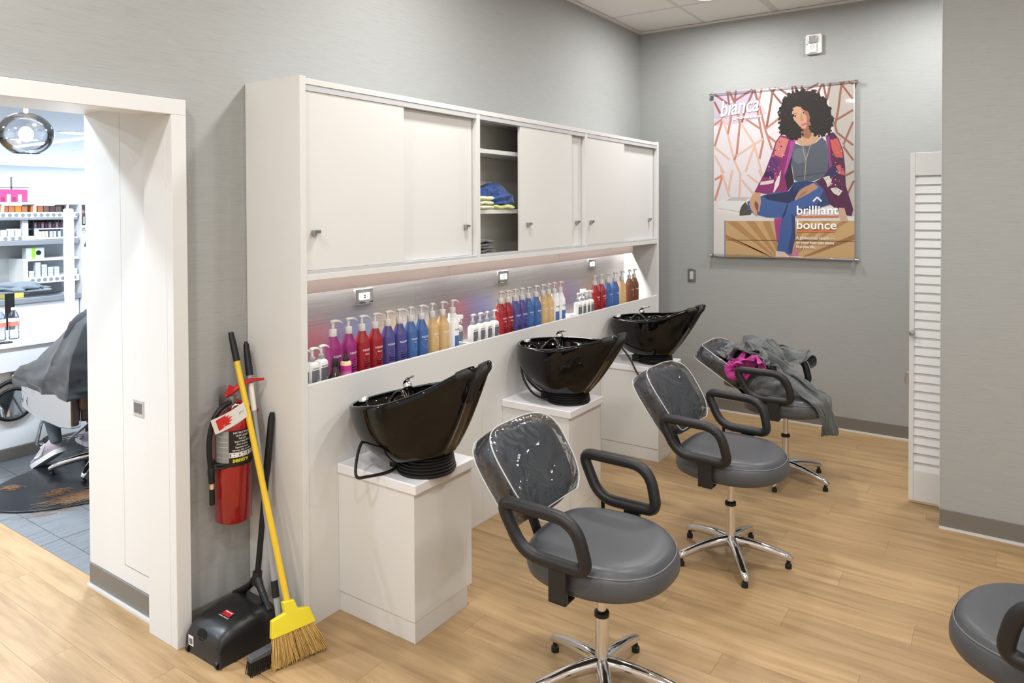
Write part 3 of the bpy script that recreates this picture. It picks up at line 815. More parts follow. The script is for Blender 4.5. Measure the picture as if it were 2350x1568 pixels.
ABR = {s: arm_bracket(s) for s in (-1, 1)}
bb = MB(); _a = Vector((0, .13, .375)); 
bb.tube(fillet([(0, .05, .422), (0, .235, .422), (0, .275, .51), (0, .345, .66)], .05, 5), .028, 8, flat=.28)
BACKBAR = bb.mesh('back_support', softblack, 50)
UND = MB().box(-.09, -.10, .41, .09, .12, .437).mesh('seat_plate', softblack)
COL = MB().lathe([(.0, .04), (.026, .04), (.026, .09), (.0235, .10), (.0235, .262), (.0, .262)], 24).mesh('column', chrome, 40)
COLR = MB().lathe([(.0, .262), (.0265, .262), (.0265, .276), (.021, .28), (0, .28)], 24).mesh('column_collar', rubber, 40)
GAS = MB().lathe([(.0, .28), (.0155, .28), (.0155, .412), (0, .412)], 20).mesh('gas_lift', chrome, 40)
def leg_mesh():
    rings = []
    for i in range(15):
        t = i/14; r_ = .018+.265*t
        z = .092-.047*t**1.9; w_ = .024-.007*t; h = .026-.010*t
        if i == 14: w_ *= .6; h *= .6
        rings.append([Vector((r_, w_*math.copysign(abs(math.cos(2*PI*k/14))**.8, math.cos(2*PI*k/14)), z+h*math.copysign(abs(math.sin(2*PI*k/14))**.8, math.sin(2*PI*k/14)))) for k in range(14)])
    return MB().loft(rings).mesh('base_leg', chrome, 60)
LEG = leg_mesh()
FOOT = MB().lathe([(.0, 0), (.015, 0), (.015, .018), (.009, .022), (.009, .032), (0, .032)], 16, Matrix.Translation((.262, 0, 0))).mesh('glide', rubber, 40)
LEVER = MB().tube([(.20, .12, .40), (.285, .14, .43), (.292, .145, .50), (.292, .147, .575)], .008, 10).mesh('recline_lever', rubber, 60)
HINGE = Vector((0, .235, .56))
def chair(x, y, rot, legang, label, recline=0., cover=True):
    t = thing('salon_chair', label, 'chair', (x, y, 0), R(rot), 'grey shampoo chairs')
    s_ = obj('seat', SEAT, t); obj('piping', PIPE, s_)
    b = obj('backrest', BACK, t)
    if cover:
        cv = obj('plastic_cover', COVER, t); cv['label'] = 'clear plastic slip cover with white seams'
        obj('cover_seam', SEAMS, cv)
    bs = obj('back_support', BACKBAR, t)
    if recline:
        Mh = Matrix.Translation(HINGE) @ Matrix.Rotation(R(-recline), 4, 'X') @ Matrix.Translation(-HINGE)
        for o in (b, cv, bs): o.matrix_local = Mh; obj('seat_plate', UND, t, bevel=.004)
    for s in (-1, 1):
        a_ = obj('armrest', ARM[s], t); obj('arm_bracket', ABR[s], a_, bevel=.003)
    obj('recline_lever', LEVER, t)
    obj('column', COL, t); obj('column_collar', COLR, t); obj('gas_lift', GAS, t)
    for k in range(5):
        l = obj('base_leg', LEG, t); l.rotation_euler = (0, 0, R(legang-rot+72*k))
        obj('glide', FOOT, l)
    return t
chair(2.22, 1.149, 0, 70, 'grey padded salon chair in front of the basin with the tall horns')
chair(3.405, 1.066, -3, 67, 'grey padded salon chair in front of the middle basin')
chair(4.615, 1.10, 2, 180, 'grey padded salon chair carrying the pile of grey and magenta capes', 22)
chair(2.44, -.15, 170, 20, 'grey padded salon chair facing the basins from across the aisle')
# ================================================================ fire extinguisher on the wall
ex, ey, er = 1.717, 2.560, .0715
t = thing('fire_extinguisher', 'red fire extinguisher with a paper tag hung beside the white casing', 'extinguisher', (ex, ey, .445))
exred = mat('extinguisher_red', (150, 22, 22), .22, coat=.5)
redpl = mat('red_plastic', (186, 30, 34), .4)
cyl = MB().lathe([(0, 0), (er-.006, 0), (er, .006), (er, .385), (er*.94, .41), (er*.72, .428), (er*.4, .438), (.02, .44), (.02, .455), (0, .455)], 44).build('cylinder', exred, t, 45)
obj('label_panel', label_arc(er+.0006, .245, .375, -92, -46, mat('label_silver', (150, 152, 152), .4, .3), 12), cyl)
lb = obj('label_panel', label_arc(er+.0006, .245, .375, -46, 95, mat('label_black', (24, 24, 24), .4), 20), cyl)
obj('label_panel', label_arc(er+.0009, .268, .288, -45, 60, mat('label_white', (215, 214, 210), .5), 16), cyl)
for i in range(7):
    obj('lettering', text_mesh(('INSTRUCTIONS', 'Hold upright', 'Pull pin', 'Stand back 8 ft', 'Aim at base', 'Squeeze lever', 'Sweep side to side')[i], .0105, white_in, .0002, 1, 0, 'CENTER', er+.001), lb, (0, 0, .362-.0115*i), (0, 0, R(-4)))
obj('lettering', text_mesh('sentry', .026, mat('lettering_yellow', (226, 210, 40), .5), .0003, 1, .15, 'CENTER', er+.001, .0006), lb, (0, 0, .249), (0, 0, R(-10)))
for i, a in enumerate((-36, -8, 20)):
    pc = MB(); r_ = er+.0012
    for (da, z0, z1, wd) in ((0, .271, .285, 7), (4, .274, .279, 5)):
        aa = R(a+da-wd), R(a+da+wd)
        pc.add([(r_*math.sin(aa[0]), -r_*math.cos(aa[0]), z0), (r_*math.sin(aa[1]), -r_*math.cos(aa[1]), z0), (r_*math.sin(aa[1]), -r_*math.cos(aa[1]), z1), (r_*math.sin(aa[0]), -r_*math.cos(aa[0]), z1)], [(0, 1, 2, 3)]); pc.m = 1; r_ += .0004
    pc.build('pictogram', [rubber, white_in], lb)
for i in range(5): obj('label_line', label_arc(er+.001, .268+.021*i, .2695+.021*i, -90, -48, mat('label_lines', (200, 200, 200), .5), 8), cyl)
st_ = MB().lathe([(er+.001, .232), (er+.003, .233), (er+.003, .247), (er+.001, .248)], 40, cap=False).build('strap', rubber, t, 45)
Mv = Matrix.Rotation(R(-22), 4, 'Z')        # the valve works in this plane (x to the right of the viewer)
va = MB(); va.tube([(0, 0, .45), (0, 0, .50)], .017, 14); va.tube([(0, 0, .475), (-.03, 0, .475)], .010, 12)
va.build('valve', satin, t, 45)
MB().tube([Mv @ Vector(p) for p in ((-.028, 0, .50), (.0, 0, .515), (.03, 0, .535), (.07, 0, .552), (.125, 0, .55))], [.010, .014, .013, .010, .006], 10, flat=.8).build('lever', redpl, t, 50)
MB().tube([Mv @ Vector(p) for p in ((-.005, 0, .487), (.03, 0, .468), (.075, 0, .432), (.10, 0, .425))], [.009, .010, .010, .007], 10, flat=.8).build('carry_handle', redpl, t, 50)
MB().tube([Mv @ Vector((.028+.022*math.cos(2*PI*k/20), -.012, .475+.022*math.sin(2*PI*k/20))) for k in range(20)], .0016, 6, True).build('pull_ring', chrome, t, 60)
MB().box(-.013, -.002, -.018, .013, .002, .018, Matrix.Translation((-.03, -.028, .532)) @ Matrix.Rotation(R(30), 4, 'Y')).build('seal_tag', redpl, t, bevel=.001)
Mg = Matrix.Translation((-.004, -.030, .455)) @ Matrix.Rotation(R(-30), 4, 'Z') @ Matrix.Rotation(R(90), 4, 'X')
ga = MB().lathe([(0, 0), (.017, 0), (.018, .004), (.018, .010), (.015, .012), (0, .012)], 24, Mg).build('gauge', chrome, t, 45)
MB().lathe([(0, .0122), (.014, .0122), (.014, .0126), (0, .0126)], 20, Mg).build('gauge_dial', mat('dial', (150, 70, 60), .3), ga)
MB().box(-.022, .06, .43, .012, .064, .53).build('wall_bracket', satin, t, bevel=.003)
MB().box(-.014, .02, .432, .004, .062, .437).build('wall_hook', satin, t, bevel=.001)
hz = smoothpath([(-.02, -.01, .475), (-.055, -.015, .468), (-.088, -.012, .43), (-.104, -.004, .36), (-.104, .0, .29), (-.096, .002, .225)], 5)
hs_ = MB().tube(hz, .0105, 12).build('hose', rubber, t, 60)
MB().lathe([(.0, .205), (.013, .205), (.013, .228), (.010, .234), (0, .234)], 14, Matrix.Translation((-.096, .002, 0))).build('hose_clip', rubber, t, 45)
MB().tube([(-.096, .002, .205), (-.094, .002, .172)], .0115, 12).build('nozzle_grip', rubber, t, 45)
MB().tube([(-.094, .002, .172), (-.094, .002, .148)], .008, 12).build('nozzle_band', mat('brass_band', (210, 180, 140), .4), t, 45)
MB().tube([(-.094, .002, .148), (-.093, .002, .085)], [.0095, .0105], 12).build('nozzle', rubber, t, 45)
MB().tube(fillet([(-.096, .002, .240), (-.06, -.035, .243), (-.05, -.05, .236), (-.06, -.035, .229), (-.096, .002, .226)], .01, 3), .0045, 8).build('hose_loop', rubber, t, 50)
# paper inspection tag: curved sheet with a red printed patch
tg = MB(); Nt = 14
dx_, dz_ = Vector((.83, -.34, .40)).normalized(), Vector((-.36, -.1, .93)).normalized(); nn = dx_.cross(dz_)
def tagp(u, v, o=0.): return Vector((-.052, -.062, .426))+dx_*(u-.5)*.135+dz_*(v-.5)*.068+nn*(.012*math.sin(u*3.0)-.01+o)
for k in range(Nt+1): tg.v += [tuple(tagp(k/Nt, 0)), tuple(tagp(k/Nt, 1))]
tg.f = [(2*k, 2*k+2, 2*k+3, 2*k+1) for k in range(Nt)]; tg.mi = [0]*Nt
pt = tg.build('paper_tag', mat('paper', (228, 228, 226), .7), t, 60)
rp2 = MB(); jag = [(.12, .14), (.12, .86), (.42, .92), (.38, .8), (.5, .84), (.43, .68), (.58, .66), (.46, .52), (.56, .44), (.42, .36), (.5, .26), (.32, .2)]
rp2.add([tagp(u, v, s*.0011) for s in (-1, 1) for u, v in jag], [tuple(range(12)), tuple(range(23, 11, -1))]); rp2.build('tag_print', mat('print_red', (206, 44, 44), .6), pt)
obj('lettering', text_mesh('DO NOT REMOVE\nINSPECTION', .006, rubber, .0001), pt).matrix_local = Matrix.Translation(tagp(.56, .55, -.002)) @ Matrix((( dx_.x, dz_.x, nn.x, 0), (dx_.y, dz_.y, nn.y, 0), (dx_.z, dz_.z, nn.z, 0), (0, 0, 0, 1)))

# ================================================================ angle broom, long brush, dustpan
P0 = Vector((1.725, 2.165, 0)); U_ = Vector((.955, -.296, 0)).normalized(); V_ = Vector((.02, .30, .95)).normalized(); NB = U_.cross(V_).normalized()
if NB.y > 0: NB = -NB
def onb_(x, y):
    d = ray(x, y); return CAM+d*((P0-CAM).dot(NB)/d.dot(NB))
def zc(x, y): return onb_(380+x/3.752, 1150+y/3.752)
t = thing('angle_broom', 'yellow angle broom with straw-coloured bristles leaning on the wall', 'broom', tuple(P0))
Tinv = Matrix.Translation(-P0)
yel = mat('broom_yellow', (222, 204, 46), .4); strw = mat('straw_bristle', (196, 160, 92), .7); strw2 = mat('straw_bristle_dark', (164, 128, 70), .7); hyel = mat('handle_yellow', (222, 184, 40), .35)
out = [zc(*p)-P0 for p in [(1000, 870), (1095, 842), (1130, 920), (1228, 905), (1283, 1028), (1262, 1042), (905, 1195), (908, 1035), (1020, 965)]]
hd = MB(); n = len(out); hd.add([p+NB*s for s in (.016, -.016) for p in out], [tuple(range(n)), tuple(range(2*n-1, n-1, -1))]+[(i, i+n, (i+1) % n+n, (i+1) % n) for i in range(n)])
hd.build('broom_head', yel, t, bevel=.004)
a0, a1, b0, b1 = [zc(*p)-P0 for p in ((918, 1185), (1258, 1036), (920, 1474), (1388, 1262))]
for gi, (mm, cnt) in enumerate(((strw, 420), (strw2, 220))):
    br = MB()
    for i in range(cnt):
        s = rnd.random(); o = rnd.uniform(-.013, .013); p = a0.lerp(a1, s)+NB*o
        s2 = min(1, max(0, s+rnd.uniform(-.03, .03))); q = b0.lerp(b1, s2)+NB*(o*1.5+rnd.uniform(-.004, .004))+Vector((0, 0, rnd.uniform(0, .012)))
        q.z = max(q.z, .002); mid = p.lerp(q, .5)+U_*rnd.uniform(-.004, .004)
        br.tube([p, mid, q], [.0016, .0015, .001], 4, cap=False)
    o_ = br.build('bristles', mm, t); o_['kind'] = 'stuff'
ht = zc(1048, 868)-P0; top = Vector((1.752, 2.618, 1.19))-P0; dv = (top-ht).normalized()
MB().tube([ht-dv*.03, ht+(top-ht)*.885], .0118, 14).build('handle', hyel, t, 60)
g0 = ht+(top-ht)*.885
MB().tube([g0, g0+dv*.02, g0+dv*.075, g0+dv*.10, top], [.0125, .0135, .013, .0118, .0105], 14).build('grip_cap', rubber, t, 50)

t = thing('long_brush', 'grey pole scrub brush with black ribbed grip standing behind the broom', 'brush', (1.70, 2.24, 0))
o0 = Vector((1.70, 2.24, 0)); pt0, pt1 = Vector((0, 0, .05)), Vector((1.808, 2.598, 1.145))-o0; dv = (pt1-pt0).normalized(); Lp = (pt1-pt0).length
MB().tube([pt0, pt0+dv*(Lp-.12)], .0105, 14).build('pole', mat('grey_pole', (150, 152, 155), .35), t, 60)
MB().tube([pt0+dv*(Lp*.14), pt0+dv*(Lp*.14+.06)], .0135, 14).build('pole_collar', rubber, t, 50)
gp = []; gr_ = []
for i in range(25):
    f_ = i/24; gp.append(pt0+dv*(Lp-.14+.14*f_)); gr_.append((.015-.004*f_ if f_ < .92 else .007)+(.0012 if (i % 2 and 3 < i < 18) else 0))
MB().tube(gp, gr_, 14).build('grip', rubber, t, 50)
MB().tube([pt0+dv*(Lp-.285), pt0+dv*(Lp-.175)], .0112, 14, cap=False).build('sticker', mat('sticker', (226, 222, 216), .6), t, 60)
bx = Vector((.985, -.17, 0))
Mbr = Matrix(((bx.x, -bx.y, 0, -.06), (bx.y, bx.x, 0, -.012), (0, 0, 1, 0), (0, 0, 0, 1)))
MB().prism([(-.085, .052), (-.08, .066), (.085, .084), (.085, .052)], -.018, .018, Mbr @ Matrix.Rotation(R(90), 4, 'X')).build('brush_block', mat('brush_grey', (74, 76, 80), .4), t, bevel=.003)
bb_ = MB()
for i in range(26):
    for j in range(5):
        x_ = -.08+.16*i/25; y_ = -.014+.028*j/4
        bb_.tube([Mbr @ Vector((x_, y_, .052)), Mbr @ Vector((x_*1.06+rnd.uniform(-.002, .002), y_*1.25, .002))], [.0026, .0022], 4)
bb_.build('bristles', rubber, t)['kind'] = 'stuff'

t = thing('lobby_dustpan', 'black upright dustpan with long handle standing by the casing', 'dustpan', (1.64, 2.465, 0))
blk = mat('dustpan_black', (30, 31, 33), .34)
rings = []
for x_, h, w_ in ((-.125, .012, .114), (-.123, .075, .112), (-.108, .108, .108), (-.06, .128, .112), (.0, .138, .116), (.06, .14, .12), (.115, .136, .122)):
    ring = []
    for k in range(24):
        a = PI*k/23
        yy = -w_*math.copysign(abs(math.cos(a))**.35, math.cos(a)); zz = h*abs(math.sin(a))**.28
        ring.append(Vector((x_, yy, .004+zz)))
    rings.append(ring)
pan = MB(); n = 24
vs = [p for r_ in rings for p in r_]; fs2 = []
for k in range(len(rings)-1):
    fs2 += [(k*n+i, (k+1)*n+i, (k+1)*n+i+1, k*n+i+1) for i in range(n-1)]
    fs2.append((k*n+n-1, (k+1)*n+n-1, (k+1)*n, k*n))
fs2.append(tuple(range(n)))
pn = pan.add(vs, fs2).build('pan', blk, t, 50)
pn.modifiers.new('thick', 'SOLIDIFY').thickness = .004
yk = MB()
for s in (-1, 1): yk.tube(smoothpath([(.115, 0, .215), (.112, s*.02, .19), (.105, s*.06, .155), (.09, s*.115, .125)], 5), [.017]*6+[.014]*6+[.011]*4, 10)
yk.tube([(.113, 0, .185), (.119, 0, .235)], .019, 12)
yk.build('yoke', blk, t, 50)
tp_ = Vector((1.836, 2.466, .862))-Vector((1.64, 2.465, 0)); bt_ = Vector((.116, 0, .20)); dv = (tp_-bt_).normalized()
MB().tube([bt_, bt_+(tp_-bt_)*.66], .0115, 14).build('handle', rubber, t, 60)
MB().tube([bt_+(tp_-bt_)*.62, bt_+(tp_-bt_)*.66, bt_+(tp_-bt_)*.96, tp_], [.0125, .0145, .0135, .009], 14).build('grip', rubber, t, 60)
Mtop = Matrix.Translation((-.03, -.02, .1395)) @ Matrix.Rotation(R(-9), 4, 'Y')
MB().prism(rrect(.026, .05, .004, 3), 0, .0006, Mtop).build('logo_patch', mat('logo_red', (176, 30, 40), .45), pn)
obj('lettering', text_mesh('Rubbermaid', .0095, white_in, .0002, .95, 0, 'CENTER'), pn).matrix_local = Mtop @ Matrix.Translation((.004, 0, .0008)) @ Matrix.Rotation(R(-90), 4, 'Z')
obj('lettering', text_mesh('COMMERCIAL PRODUCTS', .0055, white_in, .0002, .95, 0, 'CENTER'), pn).matrix_local = Mtop @ Matrix.Translation((-.021, 0, .0008)) @ Matrix.Rotation(R(-90), 4, 'Z')
Mbk = Matrix.Translation((-.1225, .03, .055)) @ Matrix.Rotation(R(-90), 4, 'Z') @ Matrix.Rotation(R(90), 4, 'X')
MB().box(-.016, -.012, .002, .016, .026, .003, Mbk @ Matrix.Translation((-.045, -.012, 0))).build('sticker', mat('paper', (228, 228, 226), .7), pn)
MB().box(-.010, -.006, .0032, .010, .016, .0036, Mbk @ Matrix.Translation((-.045, -.012, 0))).build('barcode', mat('barcode_grey', (110, 110, 112), .6), pn)
MB().lathe([(0, .0), (.02, .0), (.02, .002), (0, .002)], 24, Matrix.Translation((-.117, .012, .09)) @ Matrix.Rotation(R(-72), 4, 'Y') @ Matrix.Scale(1.5, 4, (0, 1, 0))).build('grip_hole', mat('hole_black', (6, 6, 6), .9), pn)
for y_ in (-.095, .095): MB().lathe([(0, -.006), (.014, -.006), (.014, .006), (0, .006)], 18, Matrix.Translation((-.12, y_, .014)) @ Matrix.Rotation(R(90), 4, 'X')).build('wheel', rubber, t, 40)

# ================================================================ end wall: strobe, switch
t = thing('fire_alarm_strobe', 'white fire alarm strobe high on the wall above the poster', 'alarm', (XE, 1.192, 2.952))
Mw = Matrix.Rotation(R(-90), 4, 'Z') @ Matrix.Rotation(R(90), 4, 'X')     # local x -> -Y, y -> Z, z -> -X
MB().prism(rrect(.118, .15, .012, 4), .0, .03, Mw).build('housing', white_pl, t, bevel=.006, segs=3)
MB().prism(rrect(.062, .052, .006, 3), .03, .048, Mw @ Matrix.Translation((-.006, .034, 0))).build('strobe_lens', mat('strobe_lens', (200, 200, 202), .12, .6), t, bevel=.006)
ho = MB().prism(rrect(.062, .07, .006, 3), .03, .042, Mw @ Matrix.Translation((-.006, -.032, 0))).build('horn_cover', white_pl, t, bevel=.006)
MB().lathe([(0, .042), (.02, .042), (.018, .0428), (0, .0428)], 24, Mw @ Matrix.Translation((-.006, -.022, 0))).build('grille', mat('grille_grey', (206, 206, 206), .5), ho)
MB().box(-.03, -.062, .0302, .02, -.054, .031, Mw).build('slot', mat('slot_grey', (150, 148, 146), .5), t)
MB().lathe([(0, .03), (.004, .03), (.004, .0312), (0, .0312)], 10, Mw @ Matrix.Translation((-.048, .0, 0))).build('sensor_dot', rubber, t)
t = thing('light_switch', 'steel plate light switch on the wall left of the poster', 'switch', (XE, 2.168, 1.12))
MB().prism(rrect(.07, .112, .003, 2), 0, .006, Mw).build('plate', satin, t, bevel=.003)
MB().prism(rrect(.033, .066, .002, 2), .006, .010, Mw).build('rocker', mat('rocker', (190, 194, 196), .35), t, bevel=.0015)
for y_ in (-.045, .045): MB().lathe([(0, .006), (.0035, .006), (.003, .0075), (0, .0075)], 10, Mw @ Matrix.Translation((0, y_, 0))).build('screw', chrome, t)
# ================================================================ poster on the end wall
XP = XE-.028
def pq(x, y, off=0.):
    """point of the poster plane from the traced drawing (drawing units), off = how far proud of the sheet"""
    p = onx(1630+x/6.912, 180+y/6.912, XP); return Vector((XP-off, p.y, p.z))
pt = thing('wall_poster', 'large poster of a seated curly-haired person in a magenta cardigan on clear rods', 'poster', (XP, 1.44, 1.30))
PO = Vector((XP, 1.44, 1.30))
LAY = [0]
PM = {}
def pmat(c):
    if c not in PM: PM[c] = mat('print_%d_%d_%d' % c, tuple(int(v*.9) for v in c), .4, coat=.15)
    return PM[c]
BATCH = {}
def ppoly(pts, col, name='print', parent=None):
    LAY[0] += 1; o = .0004+LAY[0]*.000006
    vs = [pq(x, y, o)-PO for x, y in pts]
    tris = mgeo.tessellate_polygon([[Vector((x, y, 0)) for x, y in pts]])
    fs_ = []
    for t_ in tris:
        a, b, c = (vs[i] for i in t_); n_ = (b-a).cross(c-a)
        fs_.append(tuple(t_) if n_.x < 0 else tuple(reversed(t_)))
    if name in ('printed_curl', 'printed_dot', 'printed_strip'):      # many flat marks: one printed mesh per kind
        m_, cols = BATCH.setdefault(name, (MB(), []))
        if col not in cols: cols.append(col)
        m_.m = cols.index(col); m_.add(vs, fs_); return
    return MB().add(vs, fs_).build(name, pmat(col), parent or sheet)
cs_ = [onx(1637.5, 213.5, XP), onx(1959, 185, XP), onx(1962.5, 597, XP), onx(1638.5, 586.5, XP)]
yl, yr = (cs_[0].y+cs_[3].y)/2, (cs_[1].y+cs_[2].y)/2; zt, zb_ = (cs_[0].z+cs_[1].z)/2, (cs_[2].z+cs_[3].z)/2
sheet = MB().box(0, yr-1.44, zb_-1.30, .002, yl-1.44, zt-1.30).build('sheet', pmat((228, 222, 226)), pt)
def clampx(p): return p
ppoly([(1850, 60), (2272, 20), (2288, 1500), (2290, 2200), (2100, 2190), (2050, 1200), (1900, 600)], (188, 182, 174))
ppoly([(58, 220), (700, 165), (900, 560), (560, 700), (58, 760)], (206, 196, 212))
ppoly([(58, 220), (600, 172), (760, 420), (420, 640), (58, 640)], (194, 184, 204))
# copper strips of the printed wall
def strip_poly(pts, w, col):
    for (x0, y0), (x1, y1) in zip(pts[:-1], pts[1:]):
        d = Vector((x1-x0, y1-y0)); n_ = Vector((-d.y, d.x)).normalized()*w/2
        ppoly([(x0+n_.x, y0+n_.y), (x1+n_.x, y1+n_.y), (x1-n_.x, y1-n_.y), (x0-n_.x, y0-n_.y)], col, 'printed_strip')
SEG = [[(64, 250), (270, 400)], [(64, 370), (160, 560)], [(270, 205), (300, 420)], [(300, 205), (390, 390)], [(408, 190), (385, 400)], [(670, 175), (400, 350)], [(690, 180), (560, 480), (500, 700)], [(700, 175), (760, 400)], [(820, 160), (760, 400), (750, 520), (800, 800), (840, 1000), (780, 1280)],
       [(64, 740), (200, 640), (70, 1080)], [(200, 640), (280, 900), (380, 1300), (480, 1521)], [(340, 560), (280, 880)], [(440, 560), (470, 720), (420, 1200), (380, 1300)], [(490, 710), (700, 1050), (820, 1521)], [(70, 1090), (310, 1290)], [(64, 1220), (220, 1500)], [(420, 1230), (690, 1050), (840, 960)], [(700, 1080), (560, 1480)], [(570, 650), (810, 810)], [(780, 440), (880, 830), (980, 1130)],
       [(990, 200), (960, 400), (890, 800)], [(935, 152), (985, 220), (1130, 400)], [(1040, 140), (985, 230)], [(1070, 145), (1260, 280)], [(880, 800), (1110, 620)], [(900, 900), (1050, 1020)], [(1300, 120), (1310, 240)], [(1340, 116), (1400, 240)], [(1450, 108), (1450, 200)], [(1720, 82), (1530, 180)], [(1780, 76), (1700, 250)], [(1790, 76), (1850, 350)], [(1910, 66), (1850, 340)], [(2060, 52), (2080, 90), (2262, 330)], [(2130, 46), (2080, 100), (2030, 500), (1980, 740), (2010, 860), (2268, 1060)], [(2180, 44), (2262, 90)], [(2000, 660), (2266, 500)], [(2266, 690), (2110, 1050)], [(2110, 1080), (2270, 1300)],
       [(72, 1611), (200, 1531), (72, 1941)], [(170, 1451), (310, 1891)], [(350, 1451), (290, 1781)], [(480, 1511), (460, 1881)], [(500, 1611), (700, 1851)], [(590, 1531), (800, 1691)], [(770, 1451), (830, 1581)], [(90, 2131), (200, 2321)], [(80, 2451), (200, 2381)], [(190, 2491), (95, 2780)], [(2280, 1621), (2150, 1891)], [(2150, 1541), (2280, 1471)]]
for s_ in SEG:
    ym = sum(p[1] for p in s_)/len(s_); xm = sum(p[0] for p in s_)/len(s_)
    col = (152, 98, 84) if (ym < 620 or xm > 1500) else ((190, 132, 116) if ym < 1000 else (226, 190, 170) if ym < 2100 and xm > 120 else (206, 140, 118))
    strip_poly(s_, 34, col)
# bench
ppoly([(72, 2120), (600, 2080), (1000, 2180), (2285, 2190), (2288, 2262), (228, 2262), (228, 2835), (80, 2820)], (226, 222, 220), 'printed_bench')
ppoly([(245, 2262), (2288, 2258), (2290, 2860), (245, 2838)], (206, 170, 120), 'printed_bench')
for i, (xa, xb) in enumerate(((245, 420), (560, 700), (820, 940), (1480, 1600), (1780, 1930), (2090, 2200))):
    ppoly([(xa, 2264), (xb, 2264), (1100+(i-2)*46+40, 2838), (1100+(i-2)*46, 2838)], (184, 140, 92), 'printed_plank')
ppoly([(245, 2480), (245, 2540), (1000, 2838), (940, 2838)], (178, 122, 78), 'printed_plank')
ppoly([(2288, 2470), (2288, 2560), (1500, 2846), (1420, 2846)], (160, 116, 76), 'printed_plank')
ppoly([(245, 2560), (2288, 2580), (2288, 2590), (245, 2570)], (70, 52, 36), 'printed_line')
ppoly([(222, 2250), (246, 2258), (246, 2840), (222, 2836)], (150, 150, 152), 'printed_line')
# books
ppoly([(130, 1950), (300, 1885), (640, 1880), (600, 2160), (470, 2175), (130, 2120)], (232, 230, 228), 'printed_books')
ppoly([(130, 2060), (470, 2110), (470, 2118), (130, 2068)], (170, 168, 166), 'printed_line')
ppoly([(250, 1940), (330, 1886), (640, 1884), (560, 1945)], (196, 190, 190), 'printed_books')
ppoly([(465, 2110), (500, 2020), (560, 1960), (660, 2130), (640, 2165), (465, 2182)], (76, 78, 66), 'printed_books')
# person
MAG, DKM = (138, 44, 104), (84, 32, 68)
ppoly([(1110, 900), (1360, 950), (1330, 1110), (1230, 1400), (1180, 1560), (1240, 1830), (1000, 1850), (850, 1830), (700, 1805), (860, 1500), (960, 1240), (1040, 1000)], MAG, 'printed_cardigan')
ppoly([(1830, 910), (1950, 850), (2040, 960), (2110, 1150), (2140, 1400), (2150, 1700), (2270, 2080), (2240, 2190), (2100, 2150), (1900, 2000), (1750, 1720), (1660, 1640), (1800, 1560), (1870, 1450), (1880, 1200)], DKM, 'printed_cardigan')
ppoly([(1110, 930), (1250, 960), (1190, 1150), (1150, 1260), (1010, 1215), (1045, 1030)], (212, 124, 122), 'printed_pattern')
ppoly([(960, 1250), (1120, 1290), (1080, 1420), (1020, 1500), (880, 1450)], (96, 48, 110), 'printed_pattern')
ppoly([(880, 1470), (1010, 1500), (1010, 1590), (840, 1560)], (52, 38, 84), 'printed_pattern')
ppoly([(1280, 960), (1362, 950), (1330, 1100), (1215, 1480), (1160, 1530), (1240, 1200)], (176, 74, 158), 'printed_lapel')
ppoly([(1300, 1190), (1290, 1400), (1330, 1660), (1230, 1790), (1180, 1560), (1240, 1380)], (44, 30, 48), 'printed_shade')
ppoly([(1125, 1455), (1090, 1690), (992, 1842), (1030, 1650)], (234, 228, 226), 'printed_gap')
ppoly([(800, 1640), (1010, 1610), (1000, 1660), (920, 1680), (790, 1690)], (222, 214, 208), 'printed_pattern')
ppoly([(1900, 970), (2020, 950), (2080, 1110), (2110, 1260), (1990, 1250), (1930, 1130)], (198, 92, 84), 'printed_pattern')
ppoly([(1840, 920), (1890, 920), (1910, 1250), (1930, 1380), (1890, 1440), (1872, 1200)], (150, 58, 130), 'printed_lapel')
ppoly([(1880, 1430), (1980, 1400), (2060, 1480), (1990, 1570), (1830, 1560)], (52, 40, 86), 'printed_pattern')
ppoly([(1990, 1390), (2060, 1370), (2130, 1480), (2140, 1540), (2060, 1520)], (196, 96, 96), 'printed_pattern')
ppoly([(1790, 1570), (1890, 1545), (1930, 1610), (1900, 1700), (1860, 1725), (1840, 1650)], (220, 214, 206), 'printed_pattern')
ppoly([(1905, 1745), (2000, 1730), (2100, 1785), (2040, 1865), (1950, 1820)], (220, 214, 206), 'printed_pattern')
for i in range(70):     # little flowers and dots of the knit
    if i < 34: x_, y_ = rnd.uniform(920, 1180), rnd.uniform(1000, 1600)
    else: x_, y_ = rnd.uniform(1900, 2130), rnd.uniform(960, 1720)
    s = rnd.uniform(6, 15); c = rnd.choice([(70, 30, 70), (226, 160, 170), (60, 34, 80), (190, 90, 120)])
    if i < 34 and x_ < 1040-.55*(y_-1000)*.5: continue
    ppoly([(x_+s*math.cos(k*PI/3), y_+s*math.sin(k*PI/3)) for k in range(6)], c, 'printed_dot')
for i in range(22):
    x_, y_ = (rnd.uniform(1810, 1910), rnd.uniform(1570, 1690)) if i < 11 else (rnd.uniform(1930, 2070), rnd.uniform(1750, 1830))
    ppoly([(x_+5*math.cos(k*PI/3), y_+7*math.sin(k*PI/3)) for k in range(6)], (60, 44, 56), 'printed_dot')
SKIN, SKD = (206, 160, 128), (158, 108, 82)
ppoly([(1340, 1030), (1450, 1070), (1560, 1070), (1680, 1020), (1770, 930), (1840, 1000), (1876, 1200), (1872, 1450), (1800, 1560), (1650, 1625), (1400, 1645), (1330, 1610), (1300, 1400), (1290, 1200)], (88, 94, 106), 'printed_top')
ppoly([(1330, 1130), (1480, 1090), (1560, 1200), (1500, 1330), (1380, 1360), (1310, 1260)], (108, 114, 126), 'printed_top')
ppoly([(1345, 1560), (1860, 1480), (1862, 1490), (1350, 1575)], (60, 64, 76), 'printed_line')
